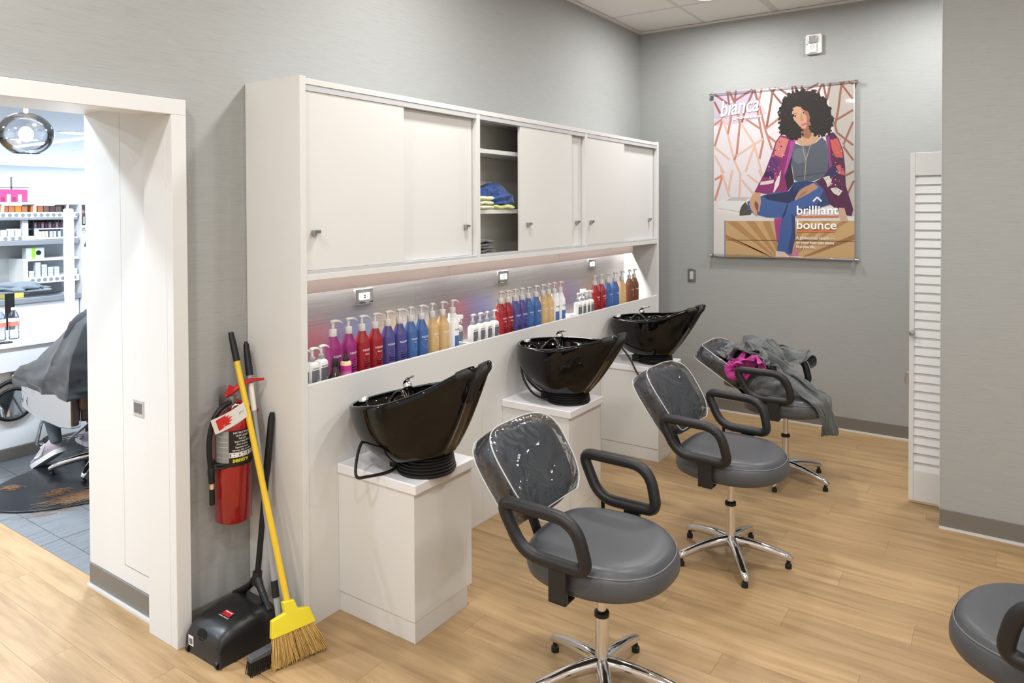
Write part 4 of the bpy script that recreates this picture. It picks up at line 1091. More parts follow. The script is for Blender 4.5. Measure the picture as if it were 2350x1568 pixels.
ppoly([(1440, 880), (1600, 860), (1640, 910), (1745, 930), (1670, 1015), (1555, 1064), (1450, 1060), (1365, 1000), (1400, 930)], SKIN, 'printed_skin')
ppoly([(1450, 780), (1590, 720), (1610, 900), (1560, 960), (1440, 920)], SKD, 'printed_skin')
# hair: dark mass with curls round its edge
HAIR = [(1480, 195), (1650, 205), (1760, 290), (1830, 380), (1900, 470), (1925, 600), (1940, 720), (1900, 840), (1800, 890), (1650, 900), (1600, 800), (1590, 640), (1560, 540), (1480, 468), (1380, 440), (1310, 470), (1295, 570), (1330, 660), (1400, 740), (1450, 800), (1440, 900), (1380, 945), (1300, 950), (1200, 910), (1130, 850), (1105, 740), (1120, 640), (1105, 520), (1135, 400), (1200, 300), (1300, 240), (1400, 205)]
ppoly([(1310, 470), (1380, 440), (1480, 468), (1560, 540), (1592, 640), (1572, 724), (1520, 790), (1470, 800), (1400, 740), (1330, 660), (1295, 570)], SKIN, 'printed_face')
ppoly([(1500, 480), (1592, 560), (1594, 640), (1572, 730), (1515, 795), (1535, 700), (1530, 600), (1490, 560)], SKD, 'printed_face')
ppoly([(1435, 560), (1455, 560), (1480, 655), (1450, 672), (1425, 660)], (188, 138, 108), 'printed_nose')
ppoly([(1424, 660), (1450, 676), (1484, 655), (1470, 668), (1448, 682)], (120, 76, 60), 'printed_nose')
for x_, y_, a in ((1350, 606, -12), (1484, 546, -18)):
    ppoly([(x_+28*math.cos(R(k*30+a)), y_+8*math.sin(R(k*30))-.3*34*math.cos(R(k*30))*.8) for k in range(12)], (214, 196, 186), 'printed_eye')
    ppoly([(x_+13*math.cos(R(k*36)), y_+13*math.sin(R(k*36))) for k in range(10)], (36, 22, 20), 'printed_eye')
    ppoly([(x_-40, y_+2), (x_, y_-22), (x_+38, y_-16), (x_+2, y_-12)], (40, 26, 24), 'printed_lash')
    ppoly([(x_-46, y_-26), (x_-4, y_-54), (x_+44, y_-58), (x_-2, y_-44)], (52, 34, 30), 'printed_brow')
ppoly([(1430, 742), (1470, 718), (1490, 716), (1534, 690), (1518, 730), (1472, 756)], (202, 78, 146), 'printed_lips')
ppoly(HAIR, (36, 28, 28), 'printed_hair')
for i in range(230):
    k = rnd.randrange(len(HAIR)); a, b = HAIR[k], HAIR[(k+1) % len(HAIR)]; f_ = rnd.random()
    if 10 < k < 20:
        if rnd.random() < .6: continue
    x_, y_ = a[0]+(b[0]-a[0])*f_+rnd.uniform(-26, 26), a[1]+(b[1]-a[1])*f_+rnd.uniform(-26, 26)
    if 1320 < x_ < 1560 and 500 < y_ < 780: continue
    s = rnd.uniform(12, 28)
    ppoly([(x_+s*math.cos(q*PI/3.5+i)*rnd.uniform(.7, 1.15), y_+s*math.sin(q*PI/3.5+i)*rnd.uniform(.7, 1.15)) for q in range(7)], rnd.choice([(36, 28, 28), (30, 24, 26), (48, 36, 34)]), 'printed_curl')
for i in range(120):
    a = rnd.uniform(0, 2*PI); rr = rnd.uniform(.72, 1.); x_, y_ = 1515+400*rr*math.cos(a), 560+345*rr*math.sin(a)
    if (x_ > 1300 and x_ < 1600 and y_ > 430) or y_ < 230: continue
    s = rnd.uniform(8, 18); ppoly([(x_-s, y_), (x_, y_-s*.7), (x_+s, y_+s*.2), (x_, y_-s*.2)], rnd.choice([(84, 62, 56), (70, 52, 50), (96, 74, 66)]), 'printed_curl')
JN, JD = (66, 96, 156), (36, 48, 86)
ppoly([(590, 1960), (760, 1880), (1000, 1810), (1250, 1790), (1330, 1650), (1520, 1620), (1690, 1650), (1800, 1760), (1900, 2000), (1700, 2060), (1400, 2130), (1340, 2210), (1350, 2500), (1290, 2800), (1060, 2740), (1110, 2350), (1150, 2212), (900, 2205), (700, 2150), (600, 2080)], JN, 'printed_jeans')
ppoly([(840, 1860), (1240, 1795), (1330, 1690), (1420, 1760), (1340, 1930), (1230, 1985), (900, 1920)], JD, 'printed_jeans')
ppoly([(1330, 1660), (1520, 1622), (1640, 1650), (1500, 1720), (1320, 1790)], (46, 62, 112), 'printed_jeans')
ppoly([(1240, 1985), (1200, 2140), (1160, 2215), (1130, 2300), (1150, 2180), (1215, 2010)], JD, 'printed_jeans')
ppoly([(1800, 1770), (1900, 2000), (1700, 2050), (1420, 2120), (1400, 2080), (1700, 1990)], (48, 66, 112), 'printed_jeans')
ppoly([(1290, 2150), (1345, 2200), (1350, 2500), (1290, 2790), (1230, 2740), (1300, 2400)], (46, 68, 120), 'printed_jeans')
ppoly([(1015, 2222), (1145, 2216), (1100, 2400), (1072, 2610), (1058, 2600)], (172, 62, 136), 'printed_coat')
ppoly([(1350, 2640), (1385, 2700), (1408, 2842), (1268, 2842)], (204, 124, 150), 'printed_coat')
ppoly([(690, 1820), (795, 1808), (806, 1960), (775, 2118), (760, 2110), (770, 2000), (745, 2000), (745, 2190), (725, 2180), (655, 2090), (620, 2000), (640, 1900)], SKIN, 'printed_hand')
ppoly([(720, 1940), (760, 1980), (752, 2120), (716, 2060), (700, 1990)], (130, 88, 70), 'printed_hand')
ppoly([(1640, 1660), (1715, 1720), (1690, 1752), (1560, 1830), (1480, 1872), (1410, 1905), (1350, 1940), (1340, 1915), (1400, 1800), (1480, 1735)], (190, 142, 112), 'printed_hand')
for q in range(3): ppoly([(1390+40*q, 1900-22*q), (1470+34*q, 1800-12*q), (1474+34*q, 1806-12*q), (1398+40*q, 1902-22*q)], (120, 84, 70), 'printed_line')
ppoly([(1040, 2735), (1180, 2755), (1265, 2835), (1036, 2842)], (226, 200, 184), 'printed_foot')
ppoly([(2040, 2052), (2130, 2056), (2186, 2270), (2085, 2275), (2050, 2200)], (206, 172, 146), 'printed_foot')
for pts in ([(1450, 900), (1490, 1200), (1520, 1300), (1590, 1060), (1640, 870)], [(1520, 1300), (1500, 1620)]): strip_poly(pts, 7, (206, 196, 170))
# lettering
pw = mat('print_white', (244, 243, 242), .4)
def ptext(body, x, y, x1, h, m=pw, shear=0., slope=0., bold=0.):
    """text from (x, y) (baseline, drawing units) to x1, capital height about h"""
    a = pq(x, y, .0145); b = pq(x1, y-slope, .0145); wd = (Vector((0, a.y, 0))-Vector((0, b.y, 0))).length
    hh = abs(pq(x, y-h).z-pq(x, y).z)
    me = text_mesh(body, 1., m, .0005, 1., shear, 'LEFT', None, bold).copy()
    xs = [v.co.x for v in me.vertices]; ys = [v.co.y for v in me.vertices]; w0 = max(xs)-min(xs); hmax = max(ys)
    o = obj('lettering', me, sheet)
    d = Vector((0, b.y-a.y, (b.z-a.z) if slope else 0)).normalized()
    up = Vector((-1, 0, 0)).cross(d) ; up = up if up.z > 0 else -up
    o.matrix_local = Matrix.Translation(Vector((XP-.0058, a.y, a.z))-PO) @ Matrix(((0, 0, -1, 0), (d.y, up.y, 0, 0), (d.z, up.z, 0, 0), (0, 0, 0, 1))) @ Matrix.Diagonal((wd/w0, hh/hmax, 1, 1))
ptext('brilliant', 1365, 2156, 2025, 135, bold=.012)
ptext('bounce', 1365, 2386, 1995, 132, bold=.012)
ptext('A glossed-up touch \u2014', 1362, 2548, 1975, 46)
ptext('so your hair can shine', 1362, 2622, 1962, 46)
ptext('like you do.', 1362, 2690, 1668, 46)
ptext('bianca', 152, 612, 770, 240, shear=.35, slope=105, bold=.01)
ptext('@mzbiancarenee', 352, 650, 815, 52, slope=34, bold=.006)
ORG = (224, 122, 76)
ppoly([(1365, 2184), (2036, 2180), (2036, 2206), (1365, 2210)], ORG, 'printed_underline')
ppoly([(1370, 2416), (1985, 2414), (1985, 2440), (1370, 2442)], ORG, 'printed_underline')
strip_poly([(1632, 1952), (1698, 1884), (1766, 1952)], 26, (244, 243, 242))
for nm_, (m_, cols) in BATCH.items(): m_.build(nm_, [pmat(c) for c in cols], sheet)['kind'] = 'stuff'
# rods and clips
acr = film_mat('clear_rod', (236, 238, 240), .12, .1)
for z, yy0, yy1 in ((zt-.012, yr-.012, yl+.02), (zb_+.004, yr-.02, yl+.02)):
    rod = MB().tube([(-.004, yy0-1.44, z-1.30), (-.004, yy1-1.44, z-1.30)], .0095, 12).build('hanging_rod', acr, pt, 60)
    for yy in (yy0, yy1):
        cl_ = MB().tube([(.027, yy-1.44, z-1.30), (-.006, yy-1.44, z-1.30)], .0085, 14).tube([(-.004, yy-1.44-.013, z-1.30), (-.004, yy-1.44+.013, z-1.30)], .0125, 14)
        cl_.build('standoff', chrome, pt, 45)
# ================================================================ capes and towels heaped on the far chair (draped with the cloth solver)
CX, CY = 4.615, 1.10
cloth_mag = mat('magenta_cape', (176, 40, 134), .55, sheen=.2, bump=.2, bscale=300, var=.12, vscale=20)
cape_grey = mat('grey_cape', (94, 97, 97), .95, sheen=.25, bump=.35, bscale=420, var=.10, vscale=16)
def flow(p, s, dirv, k=5.):
    """long wandering folds"""
    q = p*s; return math.sin(k*p.dot(dirv)+4.5*noise.noise(q)+2.2*noise.noise(q*2.1+Vector((3, 7, 1))))
def bundle(cx, cy, z0, rx, ry, h, seed, dirv, amp=.16, k=9., nu=120, nv=56):
    off = Vector((seed*3.7, seed*1.9, seed*5.1)); dv_ = Vector(dirv).normalized()
    def f(u, v):
        th = v*PI; d = Vector((math.sin(th)*math.cos(u), math.sin(th)*math.sin(u), math.cos(th)))
        kk = 1+.2*noise.noise(d*1.4+off)+amp*(.75*flow(d+off, .8, dv_, k)+.25*flow(d+off, 1.3, Vector((dv_.y, dv_.z, dv_.x)), k*1.2))
        z = d.z*h*kk
        if z < 0: z *= .1
        return Vector((cx+d.x*rx*kk, cy+d.y*ry*kk, max(z0+.001, z0+z)))
    return lump(nu, nv, f)
SZ = .552
cores = []
o = bundle(CX+.04, CY+.19, SZ, .19, .20, .26, 3, (1, .4, .8), .07, 6.).build('crumpled_towel', cape_grey, None, 80)
tag(o, 'bulky grey towel bundle forming the core of the heap on the chair', 'towel'); cores.append(o)
o = bundle(CX-.15, CY+.06, SZ, .08, .13, .125, 11, (.3, 1, .5), .12, 8).build('rolled_towel', cape_grey, None, 80)
tag(o, 'grey towel rolled up under the near armrest of the loaded chair', 'towel'); cores.append(o)

def proxy(name, vs, fs_):
    me = bpy.data.meshes.new(name); me.from_pydata(vs, [], fs_); p = bpy.data.objects.new(name, me); C.objects.link(p)
    p.modifiers.new('col', 'COLLISION'); p.collision.thickness_outer = .006; p.collision.cloth_friction = 40; return p
prox = []
N_ = 32
ring = [seat_out(2*PI*k/N_, .0) for k in range(N_)]
prox.append(proxy('p', [(CX+x, CY+y, z) for z in (.42, .535) for x, y in ring]+[(CX+x*.85, CY+y*.85, .549) for x, y in ring], [tuple(range(N_-1, -1, -1)), tuple(2*N_+i for i in range(N_))]+[(k*N_+i, k*N_+(i+1) % N_, (k+1)*N_+(i+1) % N_, (k+1)*N_+i) for k in (0, 1) for i in range(N_)]))
Mh_ = Matrix.Translation(HINGE) @ Matrix.Rotation(R(-22), 4, 'X') @ Matrix.Translation(-HINGE)
bp_ = [Mh_ @ MBK @ Vector((x, y, z)) + Vector((CX, CY, 0)) for y in (-.056, .05) for x, z in (back_out(2*PI*k/24, .012) for k in range(24))]
prox.append(proxy('p', bp_, [tuple(range(24)), tuple(range(47, 23, -1))]+[(i, i+24, (i+1) % 24+24, (i+1) % 24) for i in range(24)]))
for s in (-1, 1):
    m_ = MB().box(CX+s*.275-.024, CY-.09, .53, CX+s*.275+.024, CY+.235, .735); prox.append(proxy('p', m_.v, m_.f))
for o in cores:
    m_ = o.data.copy(); pr_ = bpy.data.objects.new('p', m_); C.objects.link(pr_); pr_.modifiers.new('col', 'COLLISION'); pr_.collision.thickness_outer = .008; pr_.collision.cloth_friction = 40; prox.append(pr_)
def drape(name, label, mats, n, w_, h_, fn, frames, cat='cape', mass=.2, bend=.12):
    vs = [tuple(fn(i/n, j/n)) for j in range(n+1) for i in range(n+1)]
    fs_ = [(j*(n+1)+i, j*(n+1)+i+1, (j+1)*(n+1)+i+1, (j+1)*(n+1)+i) for j in range(n) for i in range(n)]
    me = bpy.data.meshes.new(name); me.from_pydata(vs, [], fs_); o = bpy.data.objects.new(name, me); C.objects.link(o)
    o.shape_key_add(name='Basis'); k_ = o.shape_key_add(name='flat')
    for j in range(n+1):
        for i in range(n+1): k_.data[j*(n+1)+i].co = (w_*(i/n-.5), h_*(j/n-.5), 1)
    md = o.modifiers.new('cloth', 'CLOTH'); s = md.settings; s.rest_shape_key = k_
    s.quality = 5; s.mass = mass; s.tension_stiffness = 8; s.compression_stiffness = 8; s.shear_stiffness = 4; s.bending_stiffness = bend; s.air_damping = 2.5
    cs2 = md.collision_settings; cs2.use_self_collision = True; cs2.self_distance_min = .005; cs2.distance_min = .006; cs2.collision_quality = 2
    md.point_cache.frame_start = 1; md.point_cache.frame_end = frames+1
    for f_ in range(1, frames+1): sc.frame_set(f_)
    dg = bpy.context.evaluated_depsgraph_get(); me2 = bpy.data.meshes.new_from_object(o.evaluated_get(dg)); me2.name = name
    bpy.data.objects.remove(o); sc.frame_set(1)
    me2.materials.clear(); me2.materials.append(mats)
    me2.polygons.foreach_set('use_smooth', [True]*len(me2.polygons))
    o2 = bpy.data.objects.new(name, me2); C.objects.link(o2)
    sd = o2.modifiers.new('thick', 'SOLIDIFY'); sd.thickness = .003; sd.offset = 0
    sb = o2.modifiers.new('sub', 'SUBSURF'); sb.levels = 1; sb.render_levels = 1
    tag(o2, label, cat)
    pc = bpy.data.objects.new('p', me2.copy()); C.objects.link(pc); pc.modifiers.new('col', 'COLLISION'); pc.collision.thickness_outer = .005; pc.collision.cloth_friction = 40; prox.append(pc)
    return o2
def crumple(cx, cy, z, wx, wy, jz, seed, fr=3.):
    def fn(u, v):
        p = Vector((u*fr+seed, v*fr, seed*.7))
        d = Vector((noise.noise(p), noise.noise(p+Vector((9, 0, 0))), noise.noise(p+Vector((0, 7, 0)))+.5*noise.noise(p*2.3)))
        return (cx+(u-.5)*wx+d.x*.09, cy+(v-.5)*wy+d.y*.09, z+d.z*jz)
    return fn
drape('salon_cape', 'crumpled magenta cape stuffed beside the plastic-covered backrest', cloth_mag, 36, .72, .72, crumple(CX-.20, CY+.37, .90, .17, .2, .14, 5, 3.4), 26)
drape('salon_cape', 'large grey cape thrown over the top of the heap on the chair', cape_grey, 60, 1.2, 1.2, crumple(CX+.07, CY+.19, 1.02, .50, .54, .15, 2, 3.6), 30, bend=.03)
def strip_fn(u, v):     # bunched length of cape running off the front of the seat
    q_ = v*.74; p = Vector((u*4, v*5, 2.3))
    fy = CY+.24-q_ if q_ < .54 else CY-.30-.12*(q_-.54); fz = .60+.12*max(0, 1-q_/.25) if q_ < .54 else .60-(q_-.54)*.95
    wv = .045*math.sin(u*15+2*noise.noise(p))*(.6+.4*math.sin(v*5))
    x = CX-.05+(u-.5)*.17+.03*noise.noise(p)-.05*v
    return (x, fy-(wv if q_ >= .54 else 0), fz+(wv+.03 if q_ < .54 else 0))
drape('salon_cape', 'grey cape trailing off the front of the seat of the loaded chair', cape_grey, 36, .40, .74, strip_fn, 16)
for p_ in prox: bpy.data.objects.remove(p_)
# ================================================================ the salon beyond the opening
SC_ = SALON_CEIL
for x, y in SALON_LIGHTS: 
    t = thing('shop_downlight', 'round bright downlight in the salon ceiling over the styling area', 'light', (x, y, SC_), 0, 'salon ceiling downlights')
    MB().lathe([(.155, .004), (.155, -.003), (.18, -.003), (.182, .004)], 28, cap=False).build('trim_ring', paint, t, 40)
    MB().lathe([(.155, -.001), (.155, .003)], 28).build('lens', lens_c, t)
for i in range(4):
    for j in range(7):
        x, y = 5.74+1.95*i, 11.0+1.95*j+(.0 if i % 2 else .0)
        if y < 23.5:
            t = thing('shop_downlight', 'round bright downlight in the far shop ceiling', 'light', (x, y, SC_), 0, 'far shop ceiling downlights')
            MB().lathe([(.22, -.002), (.22, .003)], 24).build('lens', lens_c, t)
            MB().lathe([(.22, .004), (.22, -.004), (.25, -.004), (.252, .004)], 24, cap=False).build('trim_ring', paint, t, 40)
for x, y in ((7, 13), (10, 17), (7, 20), (12, 21)): area('shop_beam', (x, y, SC_-.01), 1.6, 900, COOL, 178)
o = MB().box(6.2, 11.5, SC_-.008, 6.34, 23.5, SC_+.003).build('linear_light', lens_c); tag(o, 'long glowing line of light in the shop ceiling', 'light')
# styling counter
swt = mat('counter_white', (240, 242, 245), .3)
YC = 5.5
t = thing('styling_counter', 'long white styling counter behind the seated client', 'counter', (3.2, 5.77, 0))
def lp(name, m, x0, y0, z0, x1, y1, z1, bevel=.003): return MB().box(x0-3.2, y0-5.77, z0, x1-3.2, y1-5.77, z1).build(name, m, t, bevel=bevel)
lp('countertop', swt, 1.25, YC-.015, .768, 5.0, 6.2, .788)
lp('apron', swt, 1.27, YC, .606, 5.0, YC+.03, .768)
lp('knee_panel', swt, 1.27, 5.545, .08, 5.0, 5.58, .767)
lp('end_panel', swt, 1.25, YC, 0, 1.27, 6.2, .768)
lp('toe_base', vinyl, 1.28, 5.537, 0, 5.0, 5.545, .08)
t = thing('station_light', 'tall glowing vertical light bar standing on the styling counter', 'lamp', (2.66, 6.12, .788))
MB().box(-.034, -.02, .03, .034, .02, .92).build('light_bar', mat('light_bar', (250, 252, 255), .3, emit=4.), t, bevel=.012)
MB().box(-.05, -.035, 0, .05, .035, .03).build('foot', paint, t, bevel=.004)
# water bottles and hair tie
clear = film_mat('clear_bottle', (226, 232, 238), .10, .2)
for i, (x, y, lb_) in enumerate(((2.048, 5.75, 'clear water bottle with red label beside its twin at the counter edge'), (2.131, 5.75, 'clear water bottle with red label nearest the light bar'))):
    t = thing('water_bottle', lb_, 'bottle', (x, y, .788), 0, 'water bottles on the styling counter')
    MB().lathe([(0, 0), (.03, 0), (.033, .006), (.033, .05), (.030, .06), (.033, .07), (.033, .15), (.026, .178), (.013, .198), (.013, .205), (0, .205)], 20).build('bottle_body', clear, t, 50)
    MB().lathe([(0, .204), (.0155, .204), (.0155, .222), (0, .222)], 16).build('cap', white_pl, t, 40)
    obj('label_panel', label_arc(.0336, .095, .125, 0, 360, mat('label_coral', (236, 120, 100), .5), 20), t)
    obj('label_panel', label_arc(.0336, .125, .150, 0, 360, mat('label_pale', (226, 226, 232), .5), 20), t)
o = MB().tube([(2.02+.045*math.cos(2*PI*k/24), 5.60+.03*math.sin(2*PI*k/24), .7925) for k in range(24)], .004, 8, True).build('hair_tie', rubber, None, 60)
tag(o, 'black elastic hair tie lying on the counter', 'hair tie')
o = MB().prism([(-.02, -.003), (.02, -.003), (.0, .04)], -.006, .006, Matrix.Translation((2.60, 5.98, .7915)) @ Matrix.Rotation(R(90), 4, 'X')).build('sectioning_clip', redpl, None, bevel=.002)
tag(o, 'small red hair clip lying beside the light bar', 'clip')
# hand mirror hung under the apron
t = thing('hand_mirror', 'round black hand mirror with crescent handle hung under the counter', 'mirror', (2.035, 5.53, .405))
Mm = Matrix.Rotation(R(90), 4, 'X')
MB().tube([(.13*math.cos(2*PI*k/40), 0, .13*math.sin(2*PI*k/40)) for k in range(40)], .013, 10, True).build('frame', rubber, t, 60)
MB().tube([(.115*math.cos(R(a)), 0, -.035+.115*math.sin(R(a))*.95) for a in range(8, 173, 6)], .010, 10).build('rim', rubber, t, 60)
MB().lathe([(0, -.003), (.098, -.003), (.098, .003), (0, .003)], 36, Matrix.Translation((0, 0, -.03)) @ Mm).build('mirror_glass', chrome, t, 40)
MB().tube(fillet([(0, .012, .115), (0, -.02, .13), (0, -.012, .175), (0, .012, .175)], .012, 3), .009, 8).build('hook', satin, t, 50)
# retail wall unit behind
YR_ = 8.3
unit = thing('retail_shelving', 'white retail shelf wall with steel edges behind the styling counter', 'shelf', (3.3, YR_, 0))
def ru(name, m, x0, z0, x1, z1, y0=0., y1=.35, bevel=.003): return MB().box(x0-3.3, y0, z0, x1-3.3, y1, z1).build(name, m, unit, bevel=bevel)
UX0, UX1 = 1.9, 3.70
stl = mat('shelf_steel', (176, 180, 186), .35, .6)
ru('back_panel', mat('shelf_back', (200, 206, 212), .5), UX0, 0, UX1, 1.72, .34, .36)
ru('base_cabinet', swt, UX0, 0, UX1, .735, 0)
ru('steel_counter', stl, UX0, .737, UX1+.02, .79, -.03)
ru('shelf', stl, UX0, 1.335, UX1, 1.385, -.02)
ru('shelf', swt, UX0, 1.388, UX1, 1.406, 0, .3)
ru('shelf', stl, UX0, 1.595, UX1, 1.618, 0)
ru('tray_front', swt, UX0, 1.619, UX1, 1.675, -.005, .004)
ru('tray_floor', swt, UX0, 1.66, UX1, 1.675, .005, .34)
ru('riser_shelf', swt, 3.06, 1.49, UX1, 1.505, .1, .33)
for x in (2.99, 3.28, 3.595): ru('tray_divider', swt, x, 1.62, x+.018, 1.755, -.004, .3)
ru('cubby_side', swt, 3.165, .93, 3.205, 1.19, -.02); ru('cubby_top', swt, 3.205, 1.165, UX1, 1.19, -.02); ru('cubby_tray', swt, 3.205, .93, UX1, 1.0, -.02)
ru('top_board', swt, UX0, 1.757, UX1, 1.78, 0)
gdot = mat('dot_grey', (140, 144, 150), .5); dm = MB().lathe([(0, -.0006), (.019, -.0006), (.019, .0006), (0, .0006)], 20, Mm).mesh('shade_dot', gdot)
for k in range(16): obj('shade_dot', dm, unit, (2.93+.058*k-3.3-.05, -.0062, 1.645))
for k in range(8): obj('shade_dot', dm, unit, (3.245+.058*k-3.3, -.0212, .965))
# goods on the shelves
def crate(name, label, cat, group, x0, z0, w_, h, m, y0=.03, d=.06, front=None):
    t_ = thing(name, label, cat, (x0+w_/2, YR_+y0+d/2, z0), 0, group)
    MB().box(-w_/2, -d/2, 0, w_/2, d/2, h).build('carton', m, t_, bevel=.002)
    if front: MB().box(-w_/2+.004, -d/2-.0008, h*.12, w_/2-.004, -d/2-.0001, h*.62).build('front_print', front, t_)
    return t_
for k, c in enumerate(((206, 110, 40), (222, 140, 60), (168, 104, 66), (176, 112, 70), (224, 128, 50), (170, 106, 70), (222, 128, 56), (176, 108, 70), (112, 88, 82), (84, 66, 62), (100, 80, 76), (96, 80, 76), (110, 96, 96))):
    x = 2.885+.058*k+(.03 if k > 5 else 0)+(.03 if k > 10 else 0)
    if x < UX1-.06: crate('hair_colour_box', 'small %s hair colour carton in the upper tray of the retail shelf' % ('orange' if c[0] > 200 else 'brown' if c[0] > 150 else 'dark brown'), 'box', 'hair colour cartons in the upper tray', x, 1.676, .052, .068, mat('carton_%d' % k, c, .5))
bw = mat('carton_white', (232, 234, 238), .5); bp2 = mat('carton_print', (206, 210, 220), .5)
for k in range(5):
    for q in range((4, 2, 2, 2, 5)[k]):
        crate('white_carton', 'small white carton stacked in the clear display of the middle shelf', 'box', 'white cartons in the middle display', 2.925+.065*k, 1.43+.033*q, .052, .0325, bw, .04, .06, bp2)
ru('display_tray', swt, 2.9, 1.387, 3.275, 1.429, -.012, .2)
for k in range(4): obj('shade_dot', dm, unit, (2.945+.065*k-3.3, -.0135, 1.408))
for x in (2.9, 3.265): ru('display_side', clear, x, 1.43, x+.008, 1.59, 0, .2, 0)
pb = mat('plum_bottle', (120, 84, 110), .4); pk_ = mat('pale_pink', (214, 180, 196), .5)
for k in range(11):
    t_ = thing('small_bottle', 'small plum bottle with black cap on the riser shelf', 'bottle', (3.305+.035*k, YR_+.14, 1.506), 0, 'plum bottles on the riser')
    MB().lathe([(0, 0), (.014, 0), (.014, .056), (.010, .062), (0, .062)], 12).build('bottle_body', pk_ if k % 2 else pb, t_, 40)
    MB().lathe([(0, .061), (.012, .061), (.012, .082), (0, .082)], 12).build('cap', rubber, t_, 40)
for k, (x, c) in enumerate(((3.345, (232, 230, 206)), (3.378, (232, 230, 206)), (3.411, (226, 224, 206)), (3.455, (196, 204, 222)), (3.49, (196, 204, 222)), (3.535, (186, 200, 214)), (3.64, (206, 176, 200)), (3.67, (196, 170, 196)))):
    t_ = thing('small_bottle', 'small %s bottle with black cap on the lower shelf' % ('cream' if k < 3 else 'pale blue' if k < 6 else 'mauve'), 'bottle', (x, YR_+.05, 1.4065), 0, 'pale bottles below the riser')
    MB().lathe([(0, 0), (.0155, 0), (.0155, .062), (.009, .068), (0, .068)], 12).build('bottle_body', mat('pale_bottle_%d' % k, c, .4), t_, 40)
    MB().lathe([(0, .067), (.011, .067), (.011, .082), (0, .082)], 12).build('cap', rubber, t_, 40)
crate('cream_carton', 'upright cream carton beside the pale bottles', 'box', None, 3.285, 1.4065, .045, .085, mat('cream_card', (236, 232, 214), .5))
t_ = crate('accessory_carton', 'grey and lime green carton standing on the white cubby', 'box', None, 3.205, 1.1905, .17, .115, mat('carton_grey', (190, 198, 206), .5), .02, .1)
MB().box(-.035, -.0512, .0, .002, -.0502, .115).build('lime_band', mat('lime_print', (150, 196, 60), .5), t_)
MB().lathe([(0, -.0524), (.025, -.0524), (.025, -.0515), (0, -.0515)], 16, Matrix.Translation((.03, -.104, .06)) @ Mm).build('print', rubber, t_)
for k in range(5):
    for q in range((2, 5, 4, 3, 3)[k]):
        crate('grey_carton', 'small pale grey carton stacked in the white cubby', 'box', 'grey cartons in the cubby', 3.222+.06*k+(.16 if k == 9 else 0), 1.001+.0305*q, .048, .03, mat('carton_palegrey', (206, 210, 218), .5), .0, .06, bp2)
for q in range(2): crate('grey_carton', 'small pale grey carton at the right end of the white cubby', 'box', 'grey cartons at the cubby end', 3.64, 1.001+.0305*q, .048, .03, mat('carton_palegrey', (206, 210, 218), .5), .0, .06, bp2)
t_ = crate('yellow_carton', 'yellow carton on the steel counter behind the trolley', 'box', None, 3.02, .791, .17, .13, mat('carton_yellow', (226, 206, 110), .5), .05, .15)
# shop signs above
for x0, x1, c, lab, tx, tc2 in ((2.98, 3.24, (206, 78, 140), 'pink picture sign standing on top of the retail shelf', '', None), (3.28, 3.56, (220, 222, 228), 'pale sign with white script standing on the retail shelf', 'perform', (250, 250, 252)), (2.78, 2.955, (60, 60, 70), 'dark sign at the left end of the retail shelf', '', None)):
    t_ = thing('shelf_sign', lab, 'sign', ((x0+x1)/2, YR_+.05, 1.781))
    MB().box(-(x1-x0)/2, 0, 0, (x1-x0)/2, .006, .10 if tx else .13).build('board', mat('sign_%d' % c[0], c, .5), t_)
    if tx: obj('lettering', text_mesh(tx, .075, mat('sign_text', tc2, .5), .001, 1, 0, 'CENTER', None, .002), t_, (.03, -.002, .02), (R(90), 0, 0))
    else:
        for k in range(4): MB().box(-(x1-x0)/2+.02+.05*k, -.002, .0, -(x1-x0)/2+.055+.05*k, -.0005, .05+.03*(k % 2)).build('printed_shape', mat('sign_shape_%d' % (k % 2), ((150, 60, 100), (225, 205, 215))[k % 2], .5), t_)
t_ = thing('price_stand', 'thin grey cross-shaped sign stand above the shelf', 'stand', (3.12, YR_+.12, 1.781))
MB().box(-.006, 0, 0, .006, .01, .26).box(-.20, 0, .145, .16, .01, .155).build('rods', mat('stand_grey', (120, 126, 132), .4, .6), t_)
# end column of the shelving with printed panels
t_ = thing('display_column', 'white display column with dark printed panels at the shelf end', 'display', (3.80, YR_-.05, 0))
MB().box(-.085, 0, 0, .30, .36, 1.77).build('column', swt, t_, bevel=.003)
pp_ = mat('panel_slate', (70, 78, 86), .5)
MB().box(-.08, -.002, 1.64, .28, -.0005, 1.755).build('panel', pp_, t_)
obj('lettering', text_mesh('HOT', .05, mat('print_pink', (238, 130, 150), .5), .001, 1, 0, 'LEFT', None, .002), t_, (-.075, -.003, 1.66), (R(90), 0, 0))
obj('lettering', text_mesh('NEW', .06, mat('print_mint', (170, 224, 220), .5), .001, 1, 0, 'LEFT', None, .002), t_, (.035, -.003, 1.66), (R(90), 0, 0))
MB().box(-.08, -.002, 1.53, .28, -.0005, 1.638).build('panel', mat('panel_dark', (58, 60, 62), .5), t_)
for k in range(9): MB().box(-.07+.03*k, -.012, 1.545, -.055+.03*k, -.002, 1.625, Matrix.Rotation(R(0), 4, 'Y')).build('lipstick', mat('tube_grey', (176, 176, 176), .4), t_)
MB().box(-.08, -.002, 1.47, .28, -.0005, 1.505).build('panel', mat('panel_grey', (120, 124, 132), .5), t_)
obj('lettering', text_mesh('CARE', .03, white_in, .001), t_, (-.078, -.003, 1.478), (R(90), 0, 0))
MB().box(-.08, -.002, 1.44, .28, -.0005, 1.455).build('panel', mat('panel_coral', (236, 176, 150), .5), t_)
MB().prism([(.105+.165*math.cos(R(a)), 1.295+.135*math.sin(R(a))) for a in range(0, 181, 10)], .0005, .002, Mm).build('logo_dome', rubber, t_)
